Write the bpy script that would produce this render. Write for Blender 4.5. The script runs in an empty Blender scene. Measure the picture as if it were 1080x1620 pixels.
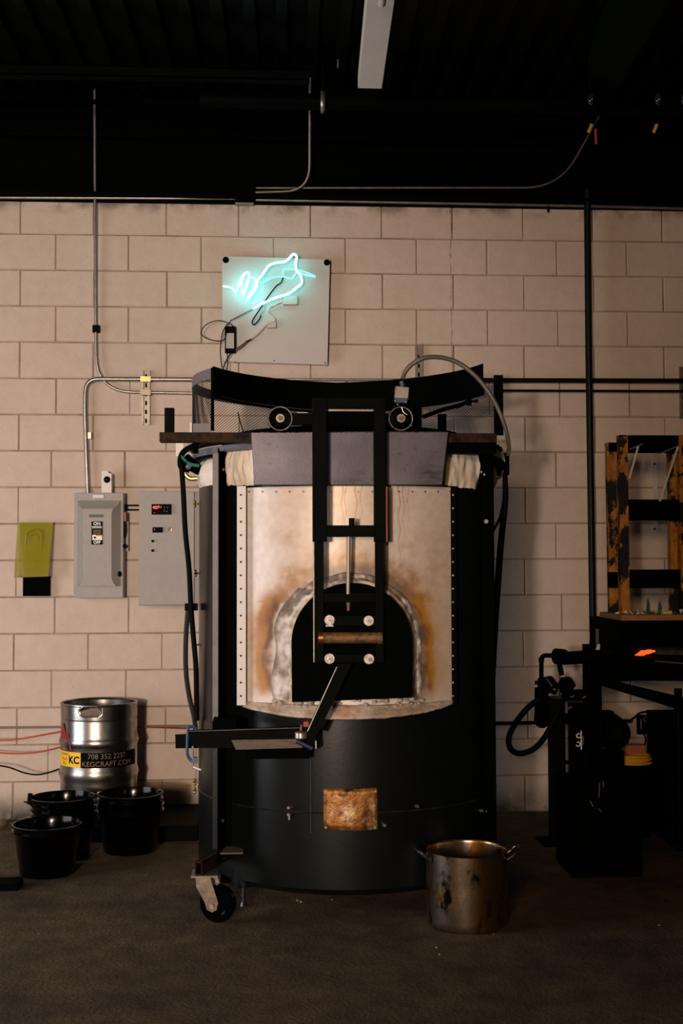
import bpy, bmesh, math, random
from mathutils import Vector, Matrix, noise
random.seed(7)
PI = math.pi
C = bpy.context.scene.collection
scn = bpy.context.scene

# ------------------------------------------------------------------ camera
F = 1950.0
DIST = 6.93
CH = 1.405
cam_d = bpy.data.cameras.new('camera'); cam = bpy.data.objects.new('camera', cam_d); C.objects.link(cam)
psi = math.radians(3.43); th = math.radians(2.35); rl = math.radians(0.17)
fwd = Vector((math.sin(psi)*math.cos(th), math.cos(psi)*math.cos(th), math.sin(th)))
rt0 = Vector((math.cos(psi), -math.sin(psi), 0))
up0 = rt0.cross(fwd)
rt = rt0*math.cos(rl) - up0*math.sin(rl)
up = up0*math.cos(rl) + rt0*math.sin(rl)
cam.matrix_world = Matrix(((rt.x, up.x, -fwd.x, 0), (rt.y, up.y, -fwd.y, -DIST), (rt.z, up.z, -fwd.z, CH), (0, 0, 0, 1)))
cam_d.sensor_fit = 'VERTICAL'; cam_d.sensor_height = 36.0; cam_d.lens = 36.0*F/1620.0
cam_d.clip_start = 0.05; cam_d.clip_end = 100
scn.camera = cam

# ------------------------------------------------------------------ world, lights, exposure
w = bpy.data.worlds.new('world'); scn.world = w; w.use_nodes = True
w.node_tree.nodes['Background'].inputs[0].default_value = (0.5, 0.55, 0.6, 1)
w.node_tree.nodes['Background'].inputs[1].default_value = 0.002
def area(name, loc, target, sx, sy, power, col):
    d = bpy.data.lights.new(name, 'AREA'); d.shape = 'RECTANGLE'; d.size = sx; d.size_y = sy
    d.energy = power; d.color = col
    o = bpy.data.objects.new(name, d); C.objects.link(o); o.location = loc
    o.rotation_euler = (Vector(target)-Vector(loc)).to_track_quat('-Z', 'Y').to_euler()
    return o
area('daylight_door_left', (-4.34, -2.9, 1.28), (0, -2.9, 1.28), 2.6, 2.3, 115, (0.95, 0.93, 1.0))
area('warm_fill_rear', (-2.4, -13.6, 2.6), (0.0, 0, 1.4), 2.4, 0.9, 400, (1.0, 0.66, 0.40))  # unseen warm fill; the rear wall has no opening
sd = bpy.data.lights.new('key_spot_rear', 'SPOT'); sd.energy = 1620; sd.color = (1.0, 0.82, 0.70); sd.shadow_soft_size = 0.16
sd.spot_size = math.radians(40); sd.spot_blend = 1.0  # unseen key; cone added to darken wall edges, floor and ceiling
so_ = bpy.data.objects.new('key_spot_rear', sd); C.objects.link(so_); so_.location = (-1.55, -9.6, 1.45)
so_.rotation_euler = (Vector((-0.75, 0, 1.55))-Vector(so_.location)).to_track_quat('-Z', 'Y').to_euler()
vs = scn.view_settings
scn.display_settings.display_device = 'sRGB'
vs.view_transform = 'Standard'; vs.look = 'None'; vs.gamma = 1.0; vs.use_curve_mapping = False
vs.exposure = 0.0

# ------------------------------------------------------------------ helpers
def ray(px, py):
    return fwd*F + rt*(px-540.0) + up*(810.0-py)
def at(px, py, Y):
    "world point on the vertical plane y=Y seen at that place of the photograph"
    d = ray(px, py); t = (Y+DIST)/d.y
    return Vector((0, -DIST, CH)) + d*t
def onz(px, py, z):
    d = ray(px, py); t = (z-CH)/d.z
    return Vector((0, -DIST, CH)) + d*t
def scale(Y): return (Y+DIST)/F     # metres per pixel

MATS = {}
def mat(name, col, rough=0.5, metal=0.0, col2=None, nscale=8.0, bump=0.0, bscale=60.0, emit=None, estr=0, lo=0.35, hi=0.65,
        col3=None, n3=3.0, stretch=None, spec=0.5, trans=0.0, rough2=None, lo3=0.5, hi3=0.7):
    m = bpy.data.materials.new(name); m.use_nodes = True
    nt = m.node_tree; N = nt.nodes; L = nt.links; b = N['Principled BSDF']
    b.inputs['Base Color'].default_value = (*col, 1); b.inputs['Roughness'].default_value = rough
    b.inputs['Metallic'].default_value = metal; b.inputs['Specular IOR Level'].default_value = spec
    b.inputs['Transmission Weight'].default_value = trans
    tc = N.new('ShaderNodeTexCoord'); co = tc.outputs['Object']
    if stretch:
        mp = N.new('ShaderNodeMapping'); mp.inputs['Scale'].default_value = stretch; L.new(co, mp.inputs[0]); co = mp.outputs[0]
    def nz(s, det=5):
        n = N.new('ShaderNodeTexNoise'); n.inputs['Scale'].default_value = s; n.inputs['Detail'].default_value = det
        n.inputs['Roughness'].default_value = 0.62; L.new(co, n.inputs['Vector']); return n
    def ramp(src, a, c):
        r = N.new('ShaderNodeMapRange'); r.inputs['From Min'].default_value = a; r.inputs['From Max'].default_value = c
        L.new(src, r.inputs['Value']); return r.outputs[0]
    cur = None
    if col2:
        f = ramp(nz(nscale).outputs['Fac'], lo, hi)
        mx = N.new('ShaderNodeMix'); mx.data_type = 'RGBA'; L.new(f, mx.inputs['Factor'])
        mx.inputs['A'].default_value = (*col, 1); mx.inputs['B'].default_value = (*col2, 1); cur = mx.outputs['Result']
        if rough2 is not None:
            r = N.new('ShaderNodeMapRange'); r.inputs['To Min'].default_value = rough; r.inputs['To Max'].default_value = rough2
            L.new(f, r.inputs['Value']); L.new(r.outputs[0], b.inputs['Roughness'])
    if col3:
        f = ramp(nz(n3).outputs['Fac'], lo3, hi3)
        mx = N.new('ShaderNodeMix'); mx.data_type = 'RGBA'; L.new(f, mx.inputs['Factor'])
        if cur: L.new(cur, mx.inputs['A'])
        else: mx.inputs['A'].default_value = (*col, 1)
        mx.inputs['B'].default_value = (*col3, 1); cur = mx.outputs['Result']
    if cur: L.new(cur, b.inputs['Base Color'])
    if bump:
        bp = N.new('ShaderNodeBump'); bp.inputs['Strength'].default_value = bump; bp.inputs['Distance'].default_value = 0.01
        L.new(nz(bscale, 6).outputs['Fac'], bp.inputs['Height']); L.new(bp.outputs[0], b.inputs['Normal'])
    if emit:
        b.inputs['Emission Color'].default_value = (*emit, 1); b.inputs['Emission Strength'].default_value = estr
    MATS[name] = m
    return m

BLACK = mat('black_steel', (0.0010, 0.0016, 0.0014), 0.55, 0.0, (0.0020, 0.0026, 0.0023), 14, 0.12, 40, spec=0.025)
BLACK2 = mat('soot_black', (0.0005, 0.0009, 0.0007), 0.7, 0.0, (0.0009, 0.0013, 0.0011), 20, 0.1, 50, spec=0.015)
DRUM = mat('drum_paint', (0.0022, 0.0034, 0.0033), 0.30, 0.0, (0.0035, 0.0048, 0.0048), 5, 0.03, 60, spec=0.30)
GREYP = mat('grey_paint_edge', (0.12, 0.115, 0.13), 0.5, 0.0, (0.09, 0.09, 0.10), 18, 0.1, 60)
HOOD = mat('blued_steel', (0.088, 0.080, 0.102), 0.40, 0.4, (0.055, 0.050, 0.070), 2.2, 0.06, 160, col3=(0.010, 0.010, 0.012), n3=46, lo3=0.68, hi3=0.74)
RUST = mat('rusty_steel', (0.040, 0.020, 0.010), 0.7, 0.1, (0.008, 0.006, 0.005), 22, 0.4, 80, spec=0.1)
RUSTY2 = mat('rusty_pipe', (0.20, 0.10, 0.035), 0.55, 0.4, (0.05, 0.03, 0.015), 30, 0.4, 90, lo=0.45, hi=0.7)
GALV = mat('galvanised_steel', (0.34, 0.32, 0.29), 0.36, 0.8, (0.24, 0.225, 0.20), 20, 0.05, 60)
GALVD = mat('dull_conduit', (0.24, 0.22, 0.18), 0.42, 0.7, (0.15, 0.14, 0.12), 12, 0.05, 60)
GREENP = mat('dark_green_pipe', (0.0015, 0.0042, 0.0036), 0.4, 0.0, (0.0030, 0.0060, 0.0052), 12, 0.1, 60, spec=0.12)
ZINC = mat('zinc_bolt', (0.55, 0.5, 0.45), 0.35, 0.8, (0.3, 0.26, 0.22), 40)
WASH = mat('pale_washer', (0.62, 0.56, 0.5), 0.5, 0.3, (0.35, 0.28, 0.22), 60, 0.2, 120)
CLOTH = mat('insulation_blanket', (0.78, 0.71, 0.62), 0.95, 0, (0.62, 0.54, 0.44), 7, 0.5, 30, spec=0.1)
ENCL = mat('enclosure_grey', (0.30, 0.282, 0.262), 0.55, 0.0, (0.275, 0.26, 0.24), 30, 0.12, 350)
RUBBER = mat('black_rubber', (0.0012, 0.0014, 0.0013), 0.6, 0, spec=0.05)
GLOSSB = mat('black_plastic', (0.0006, 0.0006, 0.0006), 0.14, 0, spec=0.2)
CEM = mat('refractory_cement', (0.50, 0.44, 0.38), 0.9, 0, (0.22, 0.18, 0.15), 14, 0.9, 34, col3=(0.60, 0.56, 0.52), n3=9, spec=0.2)
STAIN = mat('stainless_keg', (0.40, 0.38, 0.36), 0.22, 1.0, (0.22, 0.205, 0.19), 7, 0.05, 30, rough2=0.32)
WHITEP = mat('white_plastic', (0.62, 0.58, 0.56), 0.5)
BOARD = mat('sign_board', (0.47, 0.43, 0.40), 0.5, 0, (0.44, 0.40, 0.37), 5)
NEON = mat('neon_tube_lit', (0.9, 1, 1), 0.3, emit=(0.13, 0.88, 0.92), estr=11)
NEON2 = mat('neon_tube_dim', (0.3, 0.8, 0.75), 0.3, emit=(0.16, 0.80, 0.70), estr=1.0)
NEONO = mat('neon_tube_orange', (0.7, 0.42, 0.28), 0.35, 0, (0.55, 0.30, 0.2), 30)
TEAL = mat('teal_print', (0.02, 0.25, 0.26), 0.5)
WHITE = mat('white_print', (0.75, 0.72, 0.68), 0.5)
BLK = mat('black_print', (0.0015, 0.0015, 0.0015), 0.6, spec=0.04)
GREENL = mat('green_label', (0.0, 0.055, 0.03), 0.5)
REDP = mat('red_paint', (0.35, 0.012, 0.01), 0.5, 0, (0.22, 0.01, 0.01), 30)
YELLP = mat('yellow_label', (0.78, 0.47, 0.02), 0.5)
ORANGP = mat('orange_print', (0.6, 0.16, 0.05), 0.5)
REDLED = mat('red_led', (0.5, 0.02, 0.02), 0.4, emit=(1, 0.03, 0.02), estr=1.6)
BRASS = mat('brass_fitting', (0.55, 0.38, 0.15), 0.35, 0.9, (0.3, 0.22, 0.1), 30)
BLUEP = mat('blue_enamel', (0.006, 0.045, 0.11), 0.45)
GREENT = mat('green_wire', (0.01, 0.16, 0.10), 0.5)
ORHOSE = mat('orange_red_hose', (0.50, 0.055, 0.02), 0.45)
YELLC = mat('yellow_cord', (0.62, 0.33, 0.015), 0.45)
FIXW = mat('fixture_enamel', (0.82, 0.76, 0.70), 0.5, 0, (0.76, 0.70, 0.64), 4)
DECK = mat('deck_black', (0.0010, 0.0017, 0.0010), 0.45, 0.0, (0.002, 0.003, 0.002), 3, 0.1, 30, spec=0.06)
WOODB = mat('plank_ochre', (0.33, 0.16, 0.045), 0.7, 0, (0.20, 0.09, 0.03), 18, 0.3, 60, stretch=(1, 8, 8))
CHARW = mat('scorched_orange_wood', (0.40, 0.165, 0.022), 0.65, 0, (0.20, 0.07, 0.010), 22, 0.3, 60, col3=(0.004, 0.003, 0.003), n3=6.5, lo3=0.485, hi3=0.52, stretch=(1.3,1.3,0.8), spec=0.2)
CHAR = mat('charred_wood', (0.0006, 0.0005, 0.0005), 0.8, 0, (0.001, 0.0009, 0.0009), 20, 0.4, 60, spec=0.02)
GLASSY = mat('glass_shards', (0.75, 0.72, 0.60), 0.12, 0, (0.4, 0.36, 0.22), 30, spec=0.7)
GLASSG = mat('green_glass', (0.02, 0.10, 0.06), 0.12, 0)
FLAME = mat('flame', (0.9, 0.2, 0.03), 0.6, emit=(1.0, 0.085, 0.012), estr=1.3)
TAN = mat('weathered_wood_strip', (0.13, 0.10, 0.075), 0.75, 0, (0.08, 0.06, 0.045), 20, 0.2, 60, stretch=(2, 8, 8))
OFFW = mat('aluminium_strip', (0.55, 0.52, 0.48), 0.4, 0.4)

# pot: stained stainless
POT = mat('pot_stained', (0.52, 0.44, 0.36), 0.20, 1.0, (0.42, 0.21, 0.045), 9, 0.15, 16, lo=0.42, hi=0.62, col3=(0.02, 0.014, 0.010), n3=13, lo3=0.56, hi3=0.66, stretch=(1, 1, 0.6), rough2=0.30)
PLATE = mat('rusted_plate', (0.50, 0.36, 0.21), 0.42, 0.5, (0.26, 0.10, 0.018), 16, 0.3, 50, lo=0.36, hi=0.52, col3=(0.050, 0.016, 0.008), n3=15, lo3=0.50, hi3=0.62)

def amber():
    m = bpy.data.materials.new('amber_acrylic'); m.use_nodes = True
    b = m.node_tree.nodes['Principled BSDF']
    b.inputs['Base Color'].default_value = (0.30, 0.275, 0.012, 1); b.inputs['Roughness'].default_value = 0.15
    b.inputs['Alpha'].default_value = 0.5
    return m
AMBER = amber()

def attr_mat(name, rough=0.45, metal=0.35, bump=0.15, bs=60, mott=0.25):
    "material whose colour comes from the stains laid into the mesh"
    m = bpy.data.materials.new(name); m.use_nodes = True
    nt = m.node_tree; N = nt.nodes; L = nt.links; b = N['Principled BSDF']
    a = N.new('ShaderNodeAttribute'); a.attribute_name = 'stain'
    tc = N.new('ShaderNodeTexCoord'); n = N.new('ShaderNodeTexNoise'); n.inputs['Scale'].default_value = 35; n.inputs['Detail'].default_value = 8
    L.new(tc.outputs['Object'], n.inputs['Vector'])
    mr = N.new('ShaderNodeMapRange'); mr.inputs['From Min'].default_value = 0.3; mr.inputs['From Max'].default_value = 0.7
    mr.inputs['To Min'].default_value = 1-mott; mr.inputs['To Max'].default_value = 1+mott*0.4; L.new(n.outputs['Fac'], mr.inputs['Value'])
    vm = N.new('ShaderNodeVectorMath'); vm.operation = 'SCALE'; L.new(a.outputs['Color'], vm.inputs[0]); L.new(mr.outputs[0], vm.inputs['Scale'])
    L.new(vm.outputs[0], b.inputs['Base Color'])
    b.inputs['Roughness'].default_value = rough; b.inputs['Metallic'].default_value = metal
    n2 = N.new('ShaderNodeTexNoise'); n2.inputs['Scale'].default_value = bs; L.new(tc.outputs['Object'], n2.inputs['Vector'])
    bp = N.new('ShaderNodeBump'); bp.inputs['Strength'].default_value = bump; bp.inputs['Distance'].default_value = 0.006
    L.new(n2.outputs['Fac'], bp.inputs['Height']); L.new(bp.outputs[0], b.inputs['Normal'])
    return m

ROOT = {}
class MB:
    def __init__(s): s.v = []; s.f = []
    def add(s, vs, fs):
        n = len(s.v); s.v += [Vector(p) for p in vs]; s.f += [tuple(i+n for i in f) for f in fs]; return s
    def box(s, x0, x1, y0, y1, z0, z1, M=None):
        p = [Vector((x, y, z)) for z in (z0, z1) for y in (y0, y1) for x in (x0, x1)]
        if M: p = [M @ q for q in p]
        return s.add(p, [(0, 2, 3, 1), (4, 5, 7, 6), (0, 1, 5, 4), (2, 6, 7, 3), (0, 4, 6, 2), (1, 3, 7, 5)])
    def bar(s, p0, p1, w, t, ref=(0, -1, 0)):
        "rectangular bar from p0 to p1; w across, t along ref"
        p0 = Vector(p0); p1 = Vector(p1); d = (p1-p0).normalized(); r = Vector(ref)
        r = (r - d*r.dot(d)).normalized(); q = d.cross(r)
        c = [(q*a*w/2 + r*b*t/2) for a, b in ((-1, -1), (1, -1), (1, 1), (-1, 1))]
        return s.add([p0+k for k in c]+[p1+k for k in c], [(3, 2, 1, 0), (4, 5, 6, 7), (0, 1, 5, 4), (1, 2, 6, 5), (2, 3, 7, 6), (3, 0, 4, 7)])
    def tube(s, pts, r, seg=10, closed=False, caps=True):
        pts = [Vector(p) for p in pts]; n = len(pts)
        rr = r if isinstance(r, (list, tuple)) else [r]*n
        tan = []
        for i in range(n):
            a = pts[(i-1) % n] if (closed or i > 0) else pts[i]; b = pts[(i+1) % n] if (closed or i < n-1) else pts[i]
            t = (b-a); tan.append(t.normalized() if t.length > 1e-9 else Vector((0, 0, 1)))
        nrm = tan[0].orthogonal().normalized(); base = len(s.v); vs = []
        for i in range(n):
            nrm = (nrm - tan[i]*nrm.dot(tan[i]));
            nrm = nrm.normalized() if nrm.length > 1e-6 else tan[i].orthogonal().normalized()
            bn = tan[i].cross(nrm)
            for k in range(seg):
                a = 2*PI*k/seg; vs.append(pts[i] + (nrm*math.cos(a) + bn*math.sin(a))*rr[i])
        fs = []
        for i in range(n if closed else n-1):
            j = (i+1) % n
            for k in range(seg):
                l = (k+1) % seg; fs.append((i*seg+k, i*seg+l, j*seg+l, j*seg+k))
        if caps and not closed:
            fs.append(tuple(range(seg))[::-1]); fs.append(tuple((n-1)*seg+k for k in range(seg)))
        return s.add(vs, fs)
    def cyl(s, p0, p1, r, r1=None, seg=20):
        return s.tube([p0, p1], [r, r if r1 is None else r1], seg)
    def lathe(s, prof, cx, cy, seg=48, a0=0, a1=2*PI, fn=None):
        "profile of (r,z) turned about a vertical axis; angle 0 faces the camera (-y)"
        full = abs(a1-a0-2*PI) < 1e-6; m = seg if full else seg+1; vs = []
        for k in range(m):
            a = a0 + (a1-a0)*k/seg
            for r, z in prof:
                if fn: r, z = fn(r, z, a)
                vs.append((cx + r*math.sin(a), cy - r*math.cos(a), z))
        P = len(prof); fs = []
        for k in range(seg):
            j = (k+1) % m
            for i in range(P-1): fs.append((k*P+i, j*P+i, j*P+i+1, k*P+i+1))
        return s.add(vs, fs)
    def prism(s, poly, vec):
        n = len(poly); vec = Vector(vec); a = [Vector(p) for p in poly]; b = [p+vec for p in a]
        return s.add(a+b, [tuple(range(n)), tuple(range(2*n-1, n-1, -1))]+[(i, i+n, (i+1) % n+n, (i+1) % n) for i in range(n)])
    def sphere(s, c, r, sz=1.0, seg=16, ring=10):
        c = Vector(c); vs = []; fs = []
        for i in range(1, ring):
            t = PI*i/ring
            for k in range(seg): a = 2*PI*k/seg; vs.append(c+Vector((r*math.sin(t)*math.cos(a), r*math.sin(t)*math.sin(a), sz*r*math.cos(t))))
        vs += [c+Vector((0, 0, r*sz)), c-Vector((0, 0, r*sz))]; T = len(vs)-2
        for i in range(ring-2):
            for k in range(seg): l = (k+1) % seg; fs.append((i*seg+k, (i+1)*seg+k, (i+1)*seg+l, i*seg+l))
        for k in range(seg): l = (k+1) % seg; fs.append((T, k, l)); fs.append((T+1, (ring-2)*seg+l, (ring-2)*seg+k))
        return s.add(vs, fs)
    def build(s, name, m, parent=None, bevel=0, ang=35, recalc=True):
        if parent is None:
            xs = [p.x for p in s.v]; ys = [p.y for p in s.v]; zs = [p.z for p in s.v]
            o0 = Vector(((min(xs)+max(xs))/2, (min(ys)+max(ys))/2, min(zs)))
        else: o0 = ROOT[parent.name]
        me = bpy.data.meshes.new(name); me.from_pydata([p-o0 for p in s.v], [], s.f); me.update()
        if recalc:
            bm = bmesh.new(); bm.from_mesh(me); bmesh.ops.recalc_face_normals(bm, faces=bm.faces); bm.to_mesh(me); bm.free()
        me.polygons.foreach_set('use_smooth', [True]*len(me.polygons)); me.set_sharp_from_angle(angle=math.radians(ang))
        me.materials.append(m)
        o = bpy.data.objects.new(name, me); C.objects.link(o)
        if parent is None: o.location = o0
        else: o.parent = parent
        ROOT[o.name] = o0.copy()
        if bevel:
            b = o.modifiers.new('bevel', 'BEVEL'); b.width = bevel; b.segments = 2; b.limit_method = 'ANGLE'
        return o
def tag(o, label=None, cat=None, group=None, kind=None):
    if label: o['label'] = label
    if cat: o['category'] = cat
    if group: o['group'] = group
    if kind: o['kind'] = kind
    return o
def thing(name, loc, label, cat, group=None):
    o = bpy.data.objects.new(name, None); C.objects.link(o); o.location = loc; o.empty_display_size = 0.05
    ROOT[o.name] = Vector(loc); return tag(o, label, cat, group)
def smooth(pts, n=6, closed=False):
    "Catmull-Rom through the points"
    pts = [Vector(p) for p in pts]; out = []; m = len(pts)
    rng = m if closed else m-1
    for i in range(rng):
        p1 = pts[i]; p2 = pts[(i+1) % m]
        p0 = pts[i-1] if (closed or i > 0) else p1*2-p2
        p3 = pts[(i+2) % m] if (closed or i+2 < m) else p2*2-p1
        for k in range(n):
            t = k/n
            out.append(0.5*((2*p1)+(p2-p0)*t+(2*p0-5*p1+4*p2-p3)*t*t+(3*p1-p0-3*p2+p3)*t**3))
    if not closed: out.append(pts[-1])
    return out
def text_geo(s, size, bold=0.0):
    cu = bpy.data.curves.new('txt', 'FONT'); cu.body = s; cu.size = size; cu.align_x = 'CENTER'; cu.align_y = 'CENTER'
    cu.offset = bold; cu.resolution_u = 3
    o = bpy.data.objects.new('txt', cu); C.objects.link(o); bpy.context.view_layer.update()
    dg = bpy.context.evaluated_depsgraph_get(); me = o.evaluated_get(dg).to_mesh()
    vs = [v.co.copy() for v in me.vertices]; fs = [tuple(p.vertices) for p in me.polygons]
    o.evaluated_get(dg).to_mesh_clear(); bpy.data.objects.remove(o); bpy.data.curves.remove(cu)
    return vs, fs
def text_flat(s, size, px, py, Y, m, parent, name='lettering', rot=0, bold=0.0, sx=1):
    vs, fs = text_geo(s, size, bold); c = at(px, py, Y); ca, sa = math.cos(rot), math.sin(rot)
    mb = MB(); mb.add([c+Vector(((v.x*ca-v.y*sa)*sx, 0, v.x*sa+v.y*ca)) for v in vs], fs)
    return mb.build(name, m, parent, recalc=False)
def rect(px0, px1, py0, py1, Y, depth):
    "mesh box whose front face fills the pixel rectangle at plane Y, going back by depth"
    a = at(px0, (py0+py1)/2, Y); b = at(px1, (py0+py1)/2, Y); t = at((px0+px1)/2, py0, Y); u = at((px0+px1)/2, py1, Y)
    return (a.x, b.x, Y, Y+depth, u.z, t.z)
def rectr(px0, px1, py0, py1, Y, depth):
    "the same for things right of the camera: their left flank is what bounds them"
    r = rect(px0, px1, py0, py1, Y, depth); b = at(px0, (py0+py1)/2, Y+depth)
    return (b.x,)+r[1:]
def bx(mb, *a): mb.box(*rect(*a)); return mb

# ------------------------------------------------------------------ room shell
ZT = 3.427
def wall_mat():
    m = bpy.data.materials.new('painted_block'); m.use_nodes = True
    nt = m.node_tree; N = nt.nodes; L = nt.links; b = N['Principled BSDF']
    tc = N.new('ShaderNodeTexCoord'); geo = N.new('ShaderNodeNewGeometry')
    def nz(s, d=5, r=0.6):
        n = N.new('ShaderNodeTexNoise'); n.inputs['Scale'].default_value = s; n.inputs['Detail'].default_value = d; n.inputs['Roughness'].default_value = r
        L.new(geo.outputs['Position'], n.inputs['Vector']); return n.outputs['Fac']
    def mr(v, a, c, lo=0, hi=1):
        r = N.new('ShaderNodeMapRange'); r.inputs['From Min'].default_value = a; r.inputs['From Max'].default_value = c
        r.inputs['To Min'].default_value = lo; r.inputs['To Max'].default_value = hi; L.new(v, r.inputs['Value']); return r.outputs[0]
    def mix(f, A, B):
        x = N.new('ShaderNodeMix'); x.data_type = 'RGBA'; L.new(f, x.inputs['Factor'])
        if isinstance(A, tuple): x.inputs['A'].default_value = (*A, 1)
        else: L.new(A, x.inputs['A'])
        x.inputs['B'].default_value = (*B, 1); return x.outputs['Result']
    c = mix(mr(nz(1.6), 0.35, 0.7), (0.575, 0.475, 0.405), (0.52, 0.42, 0.345))
    c = mix(mr(nz(14), 0.4, 0.75, 0, 0.35), c, (0.42, 0.33, 0.26))
    # pin holes of the blocks
    v = N.new('ShaderNodeTexVoronoi'); v.inputs['Scale'].default_value = 42; L.new(geo.outputs['Position'], v.inputs['Vector'])
    hole = mr(v.outputs['Distance'], 0.06, 0.10, 1, 0)
    nn = mr(nz(9), 0.55, 0.6)
    mu = N.new('ShaderNodeMath'); mu.operation = 'MULTIPLY'; L.new(hole, mu.inputs[0]); L.new(nn, mu.inputs[1])
    c = mix(mu.outputs[0], c, (0.10, 0.07, 0.05))
    sp = N.new('ShaderNodeSeparateXYZ'); L.new(geo.outputs['Position'], sp.inputs[0])
    # worn control joint running down the wall
    xj = at(713, 440, 0).x
    s1 = N.new('ShaderNodeMath'); s1.operation = 'SUBTRACT'; L.new(sp.outputs[0], s1.inputs[0]); s1.inputs[1].default_value = xj
    wob = mr(nz(12), 0.3, 0.7, -0.006, 0.006)
    s2 = N.new('ShaderNodeMath'); s2.operation = 'ADD'; L.new(s1.outputs[0], s2.inputs[0]); L.new(wob, s2.inputs[1])
    ab = N.new('ShaderNodeMath'); ab.operation = 'ABSOLUTE'; L.new(s2.outputs[0], ab.inputs[0])
    ln = mr(ab.outputs[0], 0.001, 0.004, 0.75, 0); zz = mr(sp.outputs[2], 2.35, 2.6)
    mu = N.new('ShaderNodeMath'); mu.operation = 'MULTIPLY'; L.new(ln, mu.inputs[0]); L.new(zz, mu.inputs[1])
    mu2 = N.new('ShaderNodeMath'); mu2.operation = 'MULTIPLY'; L.new(mu.outputs[0], mu2.inputs[0]); L.new(mr(nz(20), 0.4, 0.55), mu2.inputs[1])
    c = mix(mu2.outputs[0], c, (0.12, 0.08, 0.055))
    # darker tone along the floor and at the top course
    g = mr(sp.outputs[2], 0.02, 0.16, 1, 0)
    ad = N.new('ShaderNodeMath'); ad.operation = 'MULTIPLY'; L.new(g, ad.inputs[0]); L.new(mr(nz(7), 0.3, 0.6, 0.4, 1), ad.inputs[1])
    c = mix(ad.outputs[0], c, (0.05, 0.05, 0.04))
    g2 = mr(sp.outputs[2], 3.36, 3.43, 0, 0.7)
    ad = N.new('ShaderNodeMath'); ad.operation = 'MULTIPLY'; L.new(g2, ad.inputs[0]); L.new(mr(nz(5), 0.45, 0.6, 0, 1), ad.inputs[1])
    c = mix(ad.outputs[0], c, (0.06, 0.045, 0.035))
    L.new(c, b.inputs['Base Color']); b.inputs['Roughness'].default_value = 0.7; b.inputs['Specular IOR Level'].default_value = 0.3
    bp = N.new('ShaderNodeBump'); bp.inputs['Strength'].default_value = 0.6; bp.inputs['Distance'].default_value = 0.005
    L.new(nz(170, 4, 0.7), bp.inputs['Height'])
    bp2 = N.new('ShaderNodeBump'); bp2.inputs['Strength'].default_value = 0.3; bp2.inputs['Distance'].default_value = 0.01
    L.new(nz(22, 4), bp2.inputs['Height']); L.new(bp.outputs[0], bp2.inputs['Normal']); L.new(bp2.outputs[0], b.inputs['Normal'])
    return m
WALL = wall_mat()
XL, XR, YR = -4.4, 3.7, -14.0
mb = MB()
H = 0.2032; Wd = 0.4064
offE = at(30, 340, 0).x; offO = at(87, 395, 0).x
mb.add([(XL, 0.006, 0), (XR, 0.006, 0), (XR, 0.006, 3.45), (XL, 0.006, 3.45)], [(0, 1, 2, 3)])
mb.box(XL, XR, 0.0065, 0.2, 0, 3.45)
for r in range(17):
    off = (offE if r % 2 == 0 else offO) + random.uniform(-0.02, 0.02)
    k0 = math.floor((XL-off)/Wd); x = off+k0*Wd
    z0 = r*H; z1 = min((r+1)*H, 3.45)
    while x < XR:
        x1 = x+Wd
        a = max(x, XL)+0.0022; c = min(x1, XR)-0.0022; e = 0.0042
        if c-a > 0.03:
            j = [random.uniform(-0.002, 0.002) for _ in range(4)]
            p = [(a+j[0], z0+0.002+j[2]*.6), (c+j[1], z0+0.002-j[2]*.6), (c+j[1], z1-0.002+j[3]*.6), (a+j[0], z1-0.002-j[3]*.6)]
            q = [(p[0][0]+e, p[0][1]+e), (p[1][0]-e, p[1][1]+e), (p[2][0]-e, p[2][1]-e), (p[3][0]+e, p[3][1]-e)]
            dy = random.uniform(-0.001, 0.001)
            mb.add([(u, 0.006, v) for u, v in p]+[(u, dy, v) for u, v in q], [(4, 5, 6, 7), (0, 1, 5, 4), (1, 2, 6, 5), (2, 3, 7, 6), (3, 0, 4, 7)])
        x = x1
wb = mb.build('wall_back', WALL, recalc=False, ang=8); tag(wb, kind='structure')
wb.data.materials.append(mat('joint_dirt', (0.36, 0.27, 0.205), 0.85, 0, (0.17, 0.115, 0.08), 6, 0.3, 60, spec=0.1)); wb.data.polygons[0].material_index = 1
FLOORM = mat('concrete_floor', (0.118, 0.084, 0.048), 0.8, 0, (0.066, 0.046, 0.027), 9, 1.0, 60, col3=(0.018, 0.013, 0.009), n3=2.4, lo3=0.46, hi3=0.78, spec=0.2)
tag(MB().box(XL, XR, YR, 0.2, -0.12, 0).build('floor', FLOORM), kind='structure')
DARKW = mat('dark_side_wall', (0.012, 0.011, 0.010), 0.85)
LITW = mat('side_wall_paint', (0.22, 0.20, 0.19), 0.85)
tag(MB().box(XR, XR+0.15, YR, 0.2, 0, 4.3).build('wall_right', DARKW), kind='structure')
# left wall with a window opening
mb = MB(); wy0, wy1, wz0, wz1 = -4.30, -1.50, 0.02, 2.50
mb.box(XL-0.15, XL, YR, wy0, 0, 4.3); mb.box(XL-0.15, XL, wy1, 0.2, 0, 4.3)
mb.box(XL-0.15, XL, wy0, wy1, 0, wz0); mb.box(XL-0.15, XL, wy0, wy1, wz1, 4.3)
tag(mb.build('wall_left', LITW), kind='structure')
mb = MB()
for y in (wy0, wy1-0.05): mb.box(XL-0.1, XL-0.04, y, y+0.05, wz0, wz1)
for z in (wz1-0.05,): mb.box(XL-0.1, XL-0.04, wy0, wy1, z, z+0.05)
tag(mb.build('door_1', BLACK), kind='structure')
tag(MB().box(XL, XR, YR-0.15, YR, 0, 4.3).build('wall_rear', DARKW), kind='structure')
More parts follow.
